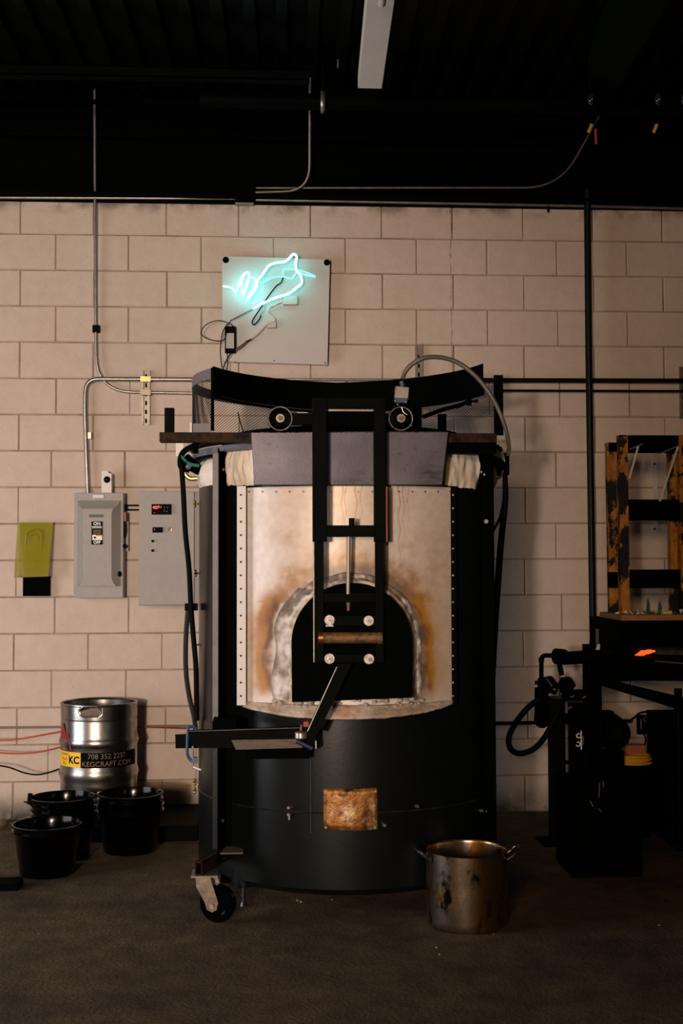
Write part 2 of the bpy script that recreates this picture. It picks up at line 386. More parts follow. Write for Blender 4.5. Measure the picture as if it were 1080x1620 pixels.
# ceiling deck: corrugated steel
mb = MB(); ZD = 4.05; pit = 0.155; prof = []
x = -4.8
while x < 4.4:
    prof += [(x, ZD), (x+0.055, ZD), (x+0.075, ZD+0.038), (x+0.135, ZD+0.038)]; x += pit
sh = math.tan(math.radians(1.1))
n = len(prof); vsx = []
x4 = at(443, 0, -1.13).x   # a rib edge seen in the photo
sft = (x4 + 4.8) % pit
for Y in (0.2, YR):
    vsx += [(px_+sft+Y*sh*1.0, Y, z) for px_, z in prof]
for Y in (0.2, YR): vsx += [(px_+sft+Y*sh, Y, z+0.004) for px_, z in prof]
fs = [(i, i+1, n+i+1, n+i) for i in range(n-1)]+[(2*n+i, 3*n+i, 3*n+i+1, 2*n+i+1) for i in range(n-1)]
mb.add(vsx, fs)
tag(mb.build('ceiling', DECK, recalc=False, ang=20), kind='structure')
# black steel over the masonry
mb = MB(); mb.box(XL, XR, 0.03, 0.2, 3.45, 4.1); mb.box(XL, XR, -0.12, 0.03, 3.45, 3.462); mb.box(XL, XR, -0.03, 0.03, 3.80, 3.82); mb.box(XL, XR, -0.10, 0.03, 3.97, 3.985)
tag(mb.build('trim_1', BLACK2), kind='structure')
# dark ledge at the wall head
mb = MB(); mb.box(XL, XR, -0.035, 0.03, 3.432, 3.45); tag(mb.build('trim_2', BLACK2), kind='structure')

# ------------------------------------------------------------------ ceiling items
YB = -0.81
a = rect(-60, 490, 104, 121, YB, 0.06)
mb = MB(); mb.box(a[0]-1, a[1], a[2], a[2]+0.008, a[4], a[5]); mb.box(a[0]-1, a[1], a[2], a[3], a[4], a[4]+0.007); mb.box(a[0]-1, a[1], a[2], a[3], a[5]-0.007, a[5])
o = mb.build('strut_channel', BLACK); tag(o, 'long black steel channel hung under the ribbed ceiling, ending at the vertical conduit', 'beam')
mb = MB()
Y = -0.45; p0 = at(316, 158, Y); p1 = at(1200, 160, Y)
t = thing('overhead_pipe', at(509, 158, Y), 'thick black pipe running level below the ceiling with a bright clip', 'pipe')
mb.cyl((p0.x, Y, p0.z), (p1.x, Y, p0.z), 13*scale(Y), seg=24); mb.build('pipe', BLACK, t)
z = p0.z; r = 14.5*scale(Y); xx = at(510, 158, Y).x
MB().tube([(xx, Y+r*math.cos(a), z+r*math.sin(a)) for a in [2*PI*k/24 for k in range(24)]], 0.0135, 6, closed=True).build('clip', GALV, t)
MB().bar((xx, Y, z+r), (xx, Y, ZD), 0.012, 0.012).build('hanger_rod', BLACK, t)
# strip light
YF0, YF1 = -1.0, -2.7
zf = 3.70
p = onz(566, 140, zf); q = onz(604, 142, zf); pa = onz(579, 0, zf); qa = onz(622.5, 0, zf)
dirL = (pa-p).normalized(); Lf = 1.22; wv = Vector((q.x-p.x, 0, 0))
t = thing('strip_light', p, 'unlit white enamelled strip light hanging near the top of the picture', 'lamp')
c4 = [p, p+wv, p+wv+dirL*Lf, p+dirL*Lf]
mb = MB().prism(c4, (0, 0, 0.07)); mb.build('housing', FIXW, t, bevel=0.004)
bq = onz(603, 2, zf-0.02)
mb = MB(); mb.cyl(bq, bq+Vector((0, 0, 0.02)), 0.016, seg=16); mb.build('lamp_holder', WHITEP, t)
mb = MB(); m0 = bq+Vector((0, -0.02, -0.02)); mb.tube([m0, m0+dirL*0.45], 0.016, 14)
mb.build('tube', WHITEP, t)
for k in (0.15, 0.9):
    c = p+wv*0.5+dirL*(Lf*k)+Vector((0, 0, 0.07)); MB().cyl(c, (c.x, c.y, ZD), 0.004, seg=8).build('hanger_rod', BLACK, t)
# dim duct right
zd = 3.78; a1 = onz(930, 140, zd); b1 = onz(975, 140, zd); a2 = onz(985, 0, zd); b2 = onz(1060, 0, zd)
e = 1.3; mb = MB().prism([a1, b1, b1+(b2-b1)*e, a1+(a2-a1)*e], (0, 0, 0.18))
DUCT = mat('dark_green_duct', (0.0010, 0.0048, 0.0015), 0.6, spec=0.03)
tag(mb.build('duct', DUCT), 'dark green painted duct slanting under the ceiling at the upper right', 'duct')
# hanging fittings upper right
LENSB = mat('blue_glint_glass', (0.004, 0.02, 0.035), 0.10, 0.0)  # blue reflection put into the colour of the glass
for (px_, py_, lab) in ((931, 158, 'dark ceiling fitting with a blue glint on its glass, left one, above an orange tag'),
                        (1037, 158, 'dark ceiling fitting with a blue glint on its glass, middle one at the upper right'),
                        (1078, 158, 'dark ceiling fitting with a thin glinting edge at the right border')):
    Y = -0.9; c = at(px_+12, py_, Y); s = scale(Y)
    t = thing('hanging_fitting', (c.x, c.y, c.z), lab, 'fitting', 'dark fittings hung under the ceiling')
    MB().cyl(c+Vector((-8*s, 0, 0)), c+Vector((22*s, 0.0, 0)), 12*s, 8*s, seg=20).build('housing', BLACK2, t)
    MB().sphere(c+Vector((-8*s, -0.01, 0)), 8*s, 1.3).build('glass', LENSB, t)
    MB().cyl(c, (c.x, c.y, ZD), 0.006, seg=8).build('hanger_rod', BLACK2, t)
    if px_ < 1070:
        ta = at(px_+(3 if px_ < 1000 else 0), 203, Y)
        MB().bar(ta+Vector((-4*s, 0, -7*s)), ta+Vector((2*s, 0, 7*s)), 5*s, 0.003).build('tag', YELLC, t)
        MB().tube([c+Vector((-2*s, 0, -10*s)), ta+Vector((2*s, 0, 7*s))], 0.0015, 6).build('string', BLACK2, t)
Y = -0.9
tag(MB().bar(at(941.5, 204, Y), at(942.5, 228, Y), 0.010, 0.004).build('ribbon', ORHOSE), 'short bright orange ribbon hanging in the dark at the upper right', 'ribbon')
tag(bx(MB(), 787, 809, 160, 165.5, -0.465-0.0, 0.004).build('pipe_label', WHITE), 'small pale sticker on the black overhead pipe', 'label')

# conduits near ceiling
def pipe(name, pts, r, m, label, cat='conduit', n=0, seg=12, group=None):
    P = [at(*p) for p in pts]
    if n: P = smooth(P, n)
    return tag(MB().tube(P, r, seg).build(name, m), label, cat, group)
def bendpath(P, r, n=8):
    P = [Vector(p) for p in P]; out = [P[0]]
    for i in range(1, len(P)-1):
        a = (P[i-1]-P[i]).normalized(); b = (P[i+1]-P[i]).normalized()
        rr = min(r, (P[i-1]-P[i]).length*0.49, (P[i+1]-P[i]).length*0.49)
        for k in range(n+1):
            t = k/n; out.append((P[i]+a*rr)*(1-t)**2 + P[i]*2*t*(1-t) + (P[i]+b*rr)*t*t)
    out.append(P[-1]); return out
def bent(name, pts, rb, r, m, label, cat='conduit', seg=12, parent=None):
    P = bendpath([at(*p) for p in pts], rb); o = MB().tube(P, r, seg).build(name, m, parent)
    return tag(o, label, cat) if parent is None else o
bent('ceiling_conduit', [(491, -30, -0.50), (489.5, 302, -0.06), (404, 304.5, -0.06)], 0.14, 0.0085, GALVD, 'thin conduit dropping from the ceiling and bending left into the black junction box')
bent('ceiling_conduit', [(404, 297.5, -0.045), (884, 297, -0.045), (950, 180, -0.045)], 0.20, 0.0065, GALVD, 'thin conduit level above the wall, then rising diagonally at the right')
pipe('ceiling_conduit', [(540, -20, -0.6), (534, 108, -0.55)], 0.005, GALVD, 'faint thin rod hanging left of the strip light')
bent('wall_head_conduit', [(-30, 312.5, -0.045), (372, 314, -0.045)], 0.1, 0.008, GALV, 'pale conduit along the top of the wall left of the junction box')
bent('wall_head_conduit', [(404, 316, -0.045), (930, 326, -0.045), (1120, 331, -0.045)], 0.1, 0.008, GALVD, 'dark conduit along the top of the wall right of the junction box')
t = thing('junction_box', at(388, 320, -0.02), 'small black junction box at the head of the wall', 'junction box')
bx(MB(), 371.5, 404, 292, 319, -0.075, 0.07).build('body', BLACK2, t, bevel=0.004)
bx(MB(), 372, 401, 319, 322, -0.055, 0.05).build('flange', GALV, t)

# long conduits on the left
t = thing('wall_conduit', at(150, 520, -0.02), 'thin steel conduit falling down the left wall and turning right toward the furnace', 'conduit')
bent('pipe', [(149.5, 124, -0.06), (151, 500, -0.03), (153, 619.5, -0.03), (330, 622.5, -0.03)], 0.20, 0.0085, GALV, None, parent=t)
bx(MB(), 146, 156.5, 514, 525, -0.045, 0.04).build('coupling', BLACK, t)
t = thing('wall_conduit', at(137, 775, -0.02), 'thicker steel conduit curving from the grey switch box up and right along the wall', 'conduit')
bent('pipe', [(139, 785, -0.035), (134, 640, -0.035), (136, 599.5, -0.035), (330, 600.5, -0.035)], 0.24, 0.0125, GALV, None, parent=t)
bx(MB(), 138, 144, 684, 694, -0.04, 0.03).build('strap', GALV, t)
# conduits on the right of the furnace
bent('wall_conduit', [(700, 601.5, -0.05), (1150, 602.5, -0.05)], 0.1, 0.0135, GREENP, 'dark green pipe running level from the furnace cage to the right border', 'pipe')
bent('wall_conduit', [(500, 617, -0.05), (1150, 619, -0.05)], 0.1, 0.007, GREENP, 'thin dark pipe just below the thicker level pipe at the right', 'pipe')
bent('wall_conduit', [(320, 600, -0.035), (640, 601, -0.035)], 0.1, 0.0075, GALV, 'thin steel conduit passing behind the furnace cage', 'conduit')
def unistrut(px0, px1, py0, py1, lab, m=GALVD):
    t = thing('strut_bracket', at((px0+px1)/2, py1, 0), lab, 'bracket')
    x0, x1, _, _, z0, z1 = rect(px0, px1, py0, py1, -0.022, 0.02)
    w_ = x1-x0; mb = MB(); mb.box(x0, x1, -0.004, 0, z0, z1); mb.box(x0, x0+w_*.22, -0.022, -0.004, z0, z1); mb.box(x1-w_*.22, x1, -0.022, -0.004, z0, z1)
    mb.build('channel', m, t)
    nn = int((z1-z0)/0.05)
    for k in range(nn): MB().box(x0+w_*.38, x1-w_*.38, -0.0055, -0.004, z0+0.012+k*0.05, z0+0.036+k*0.05).build('slot', BLK, t)
    return t
t = unistrut(224, 237, 586, 672, 'slotted steel wall channel holding the two conduits left of the furnace')
for y_ in (600, 621): 
    s = scale(0); c = at(230.5, y_, -0.04); MB().box(c.x-8*s, c.x+8*s, -0.052, -0.02, c.z-4*s, c.z+4*s).build('clamp', BRASS if y_ == 600 else GALVD, t)
unistrut(657, 669, 545, 640, 'slotted steel wall channel above the furnace cage, behind the flexible conduit')
unistrut(1076, 1088, 580, 662, 'slotted steel wall channel cut by the right border')
# heavy dark pipe on the right
mb = MB(); P = [at(928.5, 300, -0.09), at(931, 560, -0.09), at(937.5, 1000, -0.09)]
tag(MB().tube(P, 0.0195, 20).build('riser_pipe', GREENP), 'heavy dark green pipe rising from the black bench to the ceiling', 'pipe')
s = scale(0)
t = thing('screw_hook', at(867, 330, -0.04), 'tiny dark knob hanging from the wall head conduit', 'hook')
MB().sphere(at(867, 333, -0.05), 0.009).build('knob', BLACK, t); MB().cyl(at(867, 333, -0.05), at(867, 325, -0.05), 0.004, seg=8).build('stem', BLACK, t)
# pipe low on the wall
bent('low_wall_pipe', [(-40, 1151.5, -0.03), (300, 1148.5, -0.03)], 0.1, 0.0060, mat('painted_pipe', (0.16, 0.13, 0.11), 0.6), 'thin drab painted pipe low on the wall behind the keg', 'pipe')
bent('low_wall_pipe', [(700, 1146, -0.04), (1000, 1140.5, -0.04)], 0.1, 0.010, BLACK, 'thin dark pipe low on the wall behind the hose loop', 'pipe')

# ------------------------------------------------------------------ neon sign
YS = -0.055
t = thing('neon_sign', at(436, 577, -0.03), 'square white board with a lit pale blue neon line drawing', 'sign')
pl = [at(350.5, 404.5, YS), at(522, 410, YS), at(518, 577.5, YS), at(352, 572, YS)]
MB().prism(pl, (0, 0.012, 0)).build('board', BOARD, t, bevel=0.002)
for px_, py_ in ((357, 411), (517, 415)):
    c = at(px_, py_, YS-0.004); MB().cyl(c, c+Vector((0, 0.06, 0)), 0.018, seg=20).build('standoff', BLACK, t, bevel=0.002)
def z3(x, y): return 270+x/3.6, 370+y/3.6
def neon(name, pts, r, m, lift=0.070, n=5):
    P = smooth([at(*z3(x, y), YS-lift-(0.012 if i % 2 else 0)) for i, (x, y) in enumerate(pts)], n)
    return MB().tube(P, r, 8).build(name, m, t)
neon('lit_tube', [(470, 425), (520, 398), (600, 363), (665, 343), (720, 305), (745, 278), (738, 235), (715, 205), (712, 165), (716, 128), (697, 116), (675, 138), (650, 158), (600, 165), (560, 180), (540, 205), (520, 235), (492, 268), (490, 305), (465, 340), (436, 376)], 0.0058, NEON)
neon('lit_tube', [(436, 376), (448, 345), (475, 310), (485, 270), (462, 248), (438, 262), (425, 300), (418, 345), (408, 335), (404, 290), (412, 250), (428, 222), (446, 228), (440, 280), (426, 318)], 0.0048, NEON)
neon('lit_tube', [(300, 298), (325, 302), (348, 308), (372, 330), (384, 300), (398, 262), (412, 235), (430, 220)], 0.0042, NEON)
neon('dim_tube', [(500, 282), (540, 272), (580, 250), (640, 244), (688, 254), (722, 218), (760, 232), (825, 246)], 0.0048, NEON2, 0.02)
neon('dim_tube', [(640, 240), (646, 204), (700, 203), (750, 212), (822, 240)], 0.004, NEON2, 0.015)
neon('blacked_tube', [(640, 250), (628, 278), (600, 298), (560, 350), (530, 395), (500, 440), (464, 498), (474, 518), (500, 492), (515, 465)], 0.0038, BLK, 0.045)
neon('lead_tube', [(345, 492), (400, 462), (465, 428)], 0.0035, GALV, 0.03)
neon('unlit_tube', [(455, 602), (500, 565), (550, 515), (592, 495), (578, 462), (556, 440), (575, 412), (635, 386)], 0.0038, NEONO, 0.03)
neon('unlit_tube', [(505, 462), (524, 440), (534, 412)], 0.0036, NEONO, 0.03)
neon('unlit_tube', [(575, 420), (600, 405), (630, 392)], 0.003, NEONO, 0.022)
neon('electrode_sleeve', [(350, 672), (400, 640), (435, 612)], 0.0065, BRASS, 0.028)
neon('electrode_sleeve', [(425, 618), (458, 600)], 0.0045, GREENP, 0.03)
for (xa, xb, ya, yb) in ((640, 722, 350, 402), (548, 600, 496, 534)):
    p0 = z3(xa, ya); p1 = z3(xb, yb)
    bx(MB(), p0[0], p1[0], p0[1], p1[1], YS-0.03, 0.03).build('tube_support', BOARD, t, bevel=0.002)
for (x_, y_) in ((880, 735), (365, 730), (588, 722)):
    c = at(*z3(x_, y_), YS-0.002); MB().cyl(c, c+Vector((0, 0.004, 0)), 0.0035, seg=8).build('screw', BLK, t)
t = thing('power_supply', at(364, 555, YS), 'small black power supply hanging in front of the lower left corner of the sign', 'power supply')
bx(MB(), 355.5, 372.5, 516, 558, YS-0.045, 0.03).build('body', BLK, t, bevel=0.003)
bx(MB(), 357.5, 370, 527, 551, YS-0.046, 0.002).build('label', mat('silver_label', (0.32, 0.30, 0.30), 0.4), t)
P = smooth([at(*z3(x, y), YS-0.05) for x, y in ((345, 490), (325, 520), (315, 570), (300, 605), (250, 608), (195, 590), (173, 560), (205, 515), (270, 494), (330, 508), (358, 530))], 6)
tag(MB().tube(P, 0.0027, 8).build('cord', BLK, t), None)
P = smooth([at(*z3(x, y), YS-0.05) for x, y in ((322, 512), (300, 550), (288, 600), (283, 680), (292, 765))], 6)
tag(MB().tube(P, 0.003, 8).build('cord', BLK, t), None)
P = smooth([at(*z3(x, y), YS-0.05) for x, y in ((352, 672), (325, 705), (300, 760), (300, 800))]+[], 5)
tag(MB().tube(P, 0.0032, 8).build('cord', BLK, t), None)
P = [at(*z3(322, 670), YS-0.04), at(*z3(322, 800), YS-0.04)]
tag(MB().tube(P, 0.0025, 8).build('cord', BLK, t), None)

# ------------------------------------------------------------------ electrical boxes on left wall
t = thing('switch_box', at(155, 945, 0), 'light grey safety switch box with a bulging cover and an on off sticker', 'switch box')
bx(MB(), 117, 195, 779.5, 946, -0.11, 0.108).build('body', ENCL, t, bevel=0.003)
# raised cover: side-bulged profile
x0, x1, _, _, z0, z1 = rect(122, 191, 792, 927, -0.11, 0)
n = 20; cv = MB(); V = []; fs = []
for i in range(n+1):
    v = i/n; z = z1+(z0-z1)*v
    if v < 0.12: hh = 0.5-0.5*math.cos(PI*v/0.12)
    else: hh = 1.0
    tp_ = min(1, v/0.14, (1-v)/0.10+0.25); ins = (0.15*(x1-x0))*(tp_**0.6)*min(1, hh+.1) + 0.003
    dpt = 0.006+0.05*hh*(1-0.25*v)
    if v > 0.965: dpt *= 1
    V += [(x0, -0.11, z), (x0+ins, -0.11-dpt, z), (x1-ins*1.15, -0.11-dpt, z), (x1, -0.11, z)]
for i in range(n):
    for k in range(3): fs.append((4*i+k, 4*i+k+1, 4*i+k+5, 4*i+k+4))
fs.append((4*n, 4*n+1, 4*n+2, 4*n+3)); fs.append((3, 2, 1, 0))
cv.add(V, fs); cv.build('cover', ENCL, t, ang=25)
YC = -0.165
bx(MB(), 147, 164, 783, 787.5, -0.114, 0.004).build('nameplate', WHITEP, t)
bx(MB(), 140.5, 163, 814, 818.5, YC-0.003, 0.006).build('green_plate', GREENL, t)
stk = bx(MB(), 144.5, 162, 825, 861.5, YC-0.002, 0.006).build('sticker', BLK, t)
text_flat('ON', 0.024, 153.2, 828.7, YC-0.0032, WHITE, stk, bold=0.0006)
bx(MB(), 145.2, 161.3, 832, 836, YC-0.003, 0.001).build('teal_band', TEAL, stk)
text_flat('SIEMENS', 0.0125, 153.2, 834, YC-0.0042, WHITE, stk)
for i, yy in enumerate((838.5, 841, 843.3)): bx(MB(), 147, 160, yy, yy+0.8, YC-0.0028, 0.0006).build('print_line', mat('print_tan%d' % i, (0.30, 0.2, 0.15), 0.6), stk)
bx(MB(), 146, 161.5, 846, 854.5, YC-0.0028, 0.0006).build('white_field', WHITE, stk)
bx(MB(), 151.5, 161.5, 846, 848, YC-0.0034, 0.0006).build('orange_band', ORANGP, stk)
c = at(150, 850.5, YC-0.0035); MB().cyl(c, c+Vector((0, 0.001, 0)), 0.006, seg=12).build('dot', BLK, stk)
text_flat('OFF', 0.022, 153.2, 858.3, YC-0.0032, WHITE, stk, bold=0.0006)
Y = -0.10
h = bx(MB(), 195, 199.5, 810, 825, -0.10, 0.02).build('handle_grip', REDP, t, bevel=0.002)
MB().prism([at(194.5, 823, Y), at(198, 827, Y), at(198.5, 842, Y), at(194.5, 855, Y)], (0, 0.03, 0)).build('handle_arm', BLK, t)
bx(MB(), 199, 203, 824, 872, -0.04, 0.035).build('handle_guide', ENCL, t)
c = at(196, 864, Y); MB().sphere(c, 0.012).build('latch', BLK, t); c = at(189, 908, -0.13); MB().sphere(c, 0.010, 1.5).build('latch', BLK, t)
Y = -0.04
for yy in (799.5, 806.5):
    pipe('short_nipple', [(193, yy, Y), (222, yy, Y)], 0.0045, BLACK, 'thin black tube linking the two grey boxes, %s one' % ('upper' if yy < 803 else 'lower'), 'tube')
tag(bx(MB(), 194.5, 200, 798, 808, -0.055, 0.03).build('tube_nut', BLACK), 'black nut on the side of the safety switch box', 'nut')
# small camera sensor
t = thing('wall_camera', at(169, 779, -0.05), 'small white block with a round black lens above the switch box', 'camera')
p = [at(160.5, 745, -0.09), at(170, 744.5, -0.09), at(172, 748.5, -0.09), at(176.5, 749.5, -0.09), at(176.5, 780, -0.09), at(160.5, 780, -0.09)]
MB().prism(p, (0, 0.05, 0)).build('body', WHITEP, t, bevel=0.001)
c = at(169, 758.7, -0.093); mb = MB(); mb.sphere(c+Vector((0, 0.006, 0)), 0.0195); mb.build('lens', GLOSSB, t)
# control panel
t = thing('control_cabinet', at(268, 958, 0), 'light grey control cabinet with a red digit display and two buttons', 'cabinet')
bx(MB(), 219.5, 316, 778, 958, -0.20, 0.19).build('body', ENCL, t, bevel=0.003)
bx(MB(), 219.5, 307, 777, 957, -0.216, 0.014).build('door', ENCL, t, bevel=0.002)
d_ = bx(MB(), 239.5, 270.5, 797.5, 814, -0.235, 0.02).build('controller', BLK, t, bevel=0.002)
text_flat('407', 0.024, 246.5, 803, -0.2365, REDLED, d_, 'digits', bold=0.0004)
text_flat('17', 0.014, 253.5, 802.5, -0.2365, REDLED, d_, 'digits')
c = at(244, 811, -0.2365); MB().sphere(c, 0.002).build('indicator', REDLED, d_)
mb = MB()
for q in ((260, 803), (265, 803), (260, 808), (264, 809)): mb.sphere(at(*q, -0.236), 0.004)
mb.build('keys', mat('grey_keys', (0.12, 0.12, 0.12), 0.4), d_)
d_ = bx(MB(), 241, 257, 834, 842.5, -0.228, 0.014).build('meter', BLK, t, bevel=0.0015)
text_flat('0', 0.010, 244, 837.5, -0.2295, REDLED, d_, 'digit')
for q in (856, 871):
    c = at(241.5, q, -0.216); MB().cyl(c, c+Vector((0, -0.012, 0)), 0.0072, seg=16).build('button', BLK, t)
c = at(268.5, 838, -0.218); MB().tube(smooth([c+Vector((-.012, 0, -.01)), c+Vector((-.004, 0, 0.006)), c+Vector((.008, 0, .01)), c+Vector((.01, 0, -.008))], 5), 0.002, 6).build('key', BRASS, t)
mb = None
# yellow acrylic holder
t = thing('leaflet_holder', at(55, 943, 0), 'translucent yellow acrylic holder hung on the wall at the far left', 'holder')
Ya = -0.05
mb = MB(); fr = [at(28, 827, Ya), at(84, 826.5, Ya), at(76.5, 912, Ya-0.05), at(22, 914, Ya-0.05)]
mb.prism(fr, (0, 0.004, 0)); mb.build('front_sheet', AMBER, t)
mb = MB(); fr = [at(30, 829, -0.01), at(83, 828, -0.01), at(76, 908, -0.012), at(38, 910, -0.012)]; mb.prism(fr, (0, 0.004, 0)); mb.build('back_sheet', AMBER, t)
mb = MB().prism([at(28, 827, Ya), at(84, 826.5, Ya), at(84, 828, -0.01), at(30, 828, -0.01)], (0, 0, 0.003)); mb.build('top_edge', AMBER, t)
mb = MB()
P = [at(a, b, Ya-0.02) for a, b in ((41, 848), (42, 876), (48, 886), (62, 886), (66, 874), (66, 846), (60, 838), (48, 839))]
mb.tube(smooth(P, 6, True), 0.004, 8, closed=True); mb.build('moulded_rib', AMBER, t)
P = [at(a, b, Ya-0.016) for a, b in ((46, 852), (47, 874), (52, 880), (58, 878), (61, 868), (60, 850), (54, 845))]
MB().tube(smooth(P, 6, True), 0.003, 8, closed=True).build('moulded_rib', AMBER, t)
t = thing('black_pocket', at(57, 943, 0), 'dark box fixed to the wall under the yellow holder', 'box')
bx(MB(), 36, 78, 912, 943, -0.04, 0.038).build('body', BLACK2, t, bevel=0.002)
MB().bar(at(29, 912, -0.06), at(78, 912, -0.06), 0.006, 0.02).build('rim', BLK, t)

# ------------------------------------------------------------------ furnace
CY = -1.385; ctr = at(548, 900, CY); CX = ctr.x
R = 0.660
SEAM = mat('seam_metal', (0.022, 0.021, 0.022), 0.5, 0.0, (0.004, 0.005, 0.005), 30, spec=0.3)
def cyl_pt(phi, r, z): return Vector((CX+r*math.sin(phi), CY-r*math.cos(phi), z))
fur = thing('furnace', (CX, CY, 0), 'large round dark steel glass furnace with arched door and mesh crown', 'furnace')
mb = MB(); mb.lathe([(0, 0.09), (R-0.04, 0.09), (R, 0.12), (R, 1.735), (R-0.05, 1.75), (0, 1.75)], CX, CY, 96); mb.build('drum', DRUM, fur, ang=30)
zs_ = at(540, 1287, CY-R).z
mb = MB(); mb.lathe([(R, zs_-0.003), (R+0.003, zs_), (R, zs_+0.003)], CX, CY, 96); mb.build('weld_seam', SEAM, fur)
phv = math.asin((at(492, 1235, CY-R).x-CX)/R)
MB().bar(cyl_pt(phv, R+0.002, at(492, 1182, CY-R).z), cyl_pt(phv, R+0.002, at(492, 1320, CY-R).z), 0.004, 0.006).build('vertical_seam', SEAM, fur)
# bolts on drum
for px_, py_ in ((458, 1277), (458, 1288), (658, 1275), (766, 1283), (607, 1305)):
    X = at(px_, py_, CY-R).x; ph = math.asin(max(-.98, min(.98, (at(px_, py_, CY-R*0.8).x-CX)/R)))
    c = cyl_pt(ph, R, 0); Yb = c.y; c = at(px_, py_, Yb-0.005); n_ = Vector((math.sin(ph), -math.cos(ph), 0))
    MB().cyl(c-n_*0.02, c+n_*0.014, 0.0065, seg=6).build('bolt', ZINC, fur)
MB().bar(at(693-236, 1288, CY-R-0.02), at(457, 1297, CY-R-0.02), 0.006, 0.008).build('bolt_tab', GALVD, fur)
# insulation
def fold(r, z, a):
    return r + 0.016*noise.noise(Vector((a*9, z*5, 1.3))) + 0.008*noise.noise(Vector((a*30, z*14, 4))), z+0.012*noise.noise(Vector((a*8, 2, 7)))
prof = [(0.55, 1.90), (0.60, 1.89), (0.635, 1.86), (0.66, 1.83), (0.672, 1.79), (0.668, 1.76), (0.655, 1.735), (0.60, 1.73)]
pp = []
for i in range(len(prof)-1):
    for k in range(4): t_ = k/4; pp.append((prof[i][0]*(1-t_)+prof[i+1][0]*t_, prof[i][1]*(1-t_)+prof[i+1][1]*t_))
mb = MB(); mb.lathe(pp, CX, CY, 220, fn=fold); mb.build('insulation_blanket', CLOTH, fur, ang=80)
for (px0, px1) in ((357, 402), (702, 762)):   # cloth flaps folded over the drum edge
    n_ = 26; V = []; fs = []
    for i in range(n_+1):
        px_ = px0+(px1-px0)*i/n_
        for j in range(15):
            v = j/14; py_ = 712+(768-712)*v+(2.0*noise.noise(Vector((i*0.35, px0, 0)))+(6*(px_-702)/60 if px0 > 600 else 0))*v
            ph = (at(px_, 740, CY-R*0.85).x-CX)/0.69; ph = math.asin(max(-.97, min(.97, ph)))
            rr = 0.684+0.014*math.sin(v*PI)+0.012*noise.noise(Vector((i*0.28+px0, v*2.2+i*0.08, 0)))+0.004*noise.noise(Vector((i*0.9+px0, v*6, 2)))
            z = at(px_, py_, CY-rr*math.cos(ph)).z
            V.append(cyl_pt(ph, rr, z))
    for i in range(n_):
        for j in range(14): fs.append((i*15+j, i*15+j+1, (i+1)*15+j+1, (i+1)*15+j))
    m_ = MB().add(V, fs); m_.add([p+Vector((0, 0.008, 0)) for p in V], [f[::-1] for f in fs]); m_.build('cloth_flap', CLOTH, fur, ang=80, recalc=False)
# crown core (lid) – dark
mb = MB(); mb.lathe([(0.0, 1.99), (0.52, 1.97), (0.56, 1.93), (0.56, 1.85), (0.0, 1.85)], CX, CY, 64); mb.build('crown', BLACK2, fur)
# ring
mb = MB(); mb.lathe([(0.672, 1.862), (0.690, 1.862), (0.690, 1.892), (0.672, 1.892), (0.672, 1.862)], CX, CY, 96); mb.build('hoop', GREYP, fur)
mb = MB(); mb.lathe([(0.665, 1.850), (0.684, 1.850), (0.684, 1.8618), (0.665, 1.8618), (0.665, 1.850)], CX, CY, 96); mb.build('hoop_lip', BLACK, fur)
mb = MB(); mb.tube([cyl_pt(a, 0.69, 1.905) for a in [2*PI*k/90 for k in range(90)]], 0.010, 10, closed=True); mb.build('gas_ring', BLACK, fur)
# mesh guard
RG = 0.69; zt = 2.225; zb = 1.99; A0 = math.radians(72); A1 = math.radians(302)
mb = MB(); cw = 0.021; ch = 0.0135; cols = int((A1-A0)*RG/cw); rows = int((zt-0.03-zb)/ch); hw = 0.00095
def gp(u, v, dr=0): return cyl_pt(A0+(A1-A0)*u/cols, RG+dr, zb+v*ch)
for j in range(rows):
    for i in range(cols):
        for (u0, v0, u1, v1) in ((i, j, i+0.5, j+0.5), (i+0.5, j+0.5, i+1, j), (i, j+1, i+0.5, j+0.5), (i+0.5, j+0.5, i+1, j+1)):
            a = gp(u0, v0); b_ = gp(u1, v1); k = Vector((0, 0, hw))
            ra = (a-Vector((CX, CY, a.z))).normalized()*0.001
            mb.add([a-k-ra, b_-k-ra, b_+k+ra, a+k+ra], [(0, 1, 2, 3)])
mb.build('mesh_cage', mat('expanded_metal', (0.012, 0.011, 0.009), 0.55, 0.2), fur, recalc=False, ang=1)
mb = MB(); mb.lathe([(RG-0.002, zt-0.045), (RG+0.003, zt-0.045), (RG+0.003, zt), (RG-0.002, zt), (RG-0.002, zt-0.045)], CX, CY, 90, A0, A1); mb.build('cage_rim', GREYP, fur)
def zband(r, z, a):
    return r, z+0.018*abs(math.sin(a)) if z > 2.25 else z+0.035*abs(math.sin(a))
mb = MB(); mb.lathe([(0.672, 2.155), (0.668, 2.155), (0.668, 2.318), (0.672, 2.318), (0.672, 2.155)], CX, CY, 80, math.radians(103), math.radians(246), fn=zband)
mb.build('heat_shield', BLACK2, fur)
mb = MB(); mb.tube([cyl_pt(a, 0.664, 2.155+0.035*abs(math.sin(a))+0.014) for a in [math.radians(180+60*k/30) for k in range(31)]], 0.0014, 6); mb.build('shield_edge', GALVD, fur)
for a_ in (72, 302):
    a = math.radians(a_); MB().bar(cyl_pt(a, RG, 1.96), cyl_pt(a, RG, zt), 0.014 if a_ == 302 else 0.04, 0.010).build('cage_upright', BLACK2, fur)
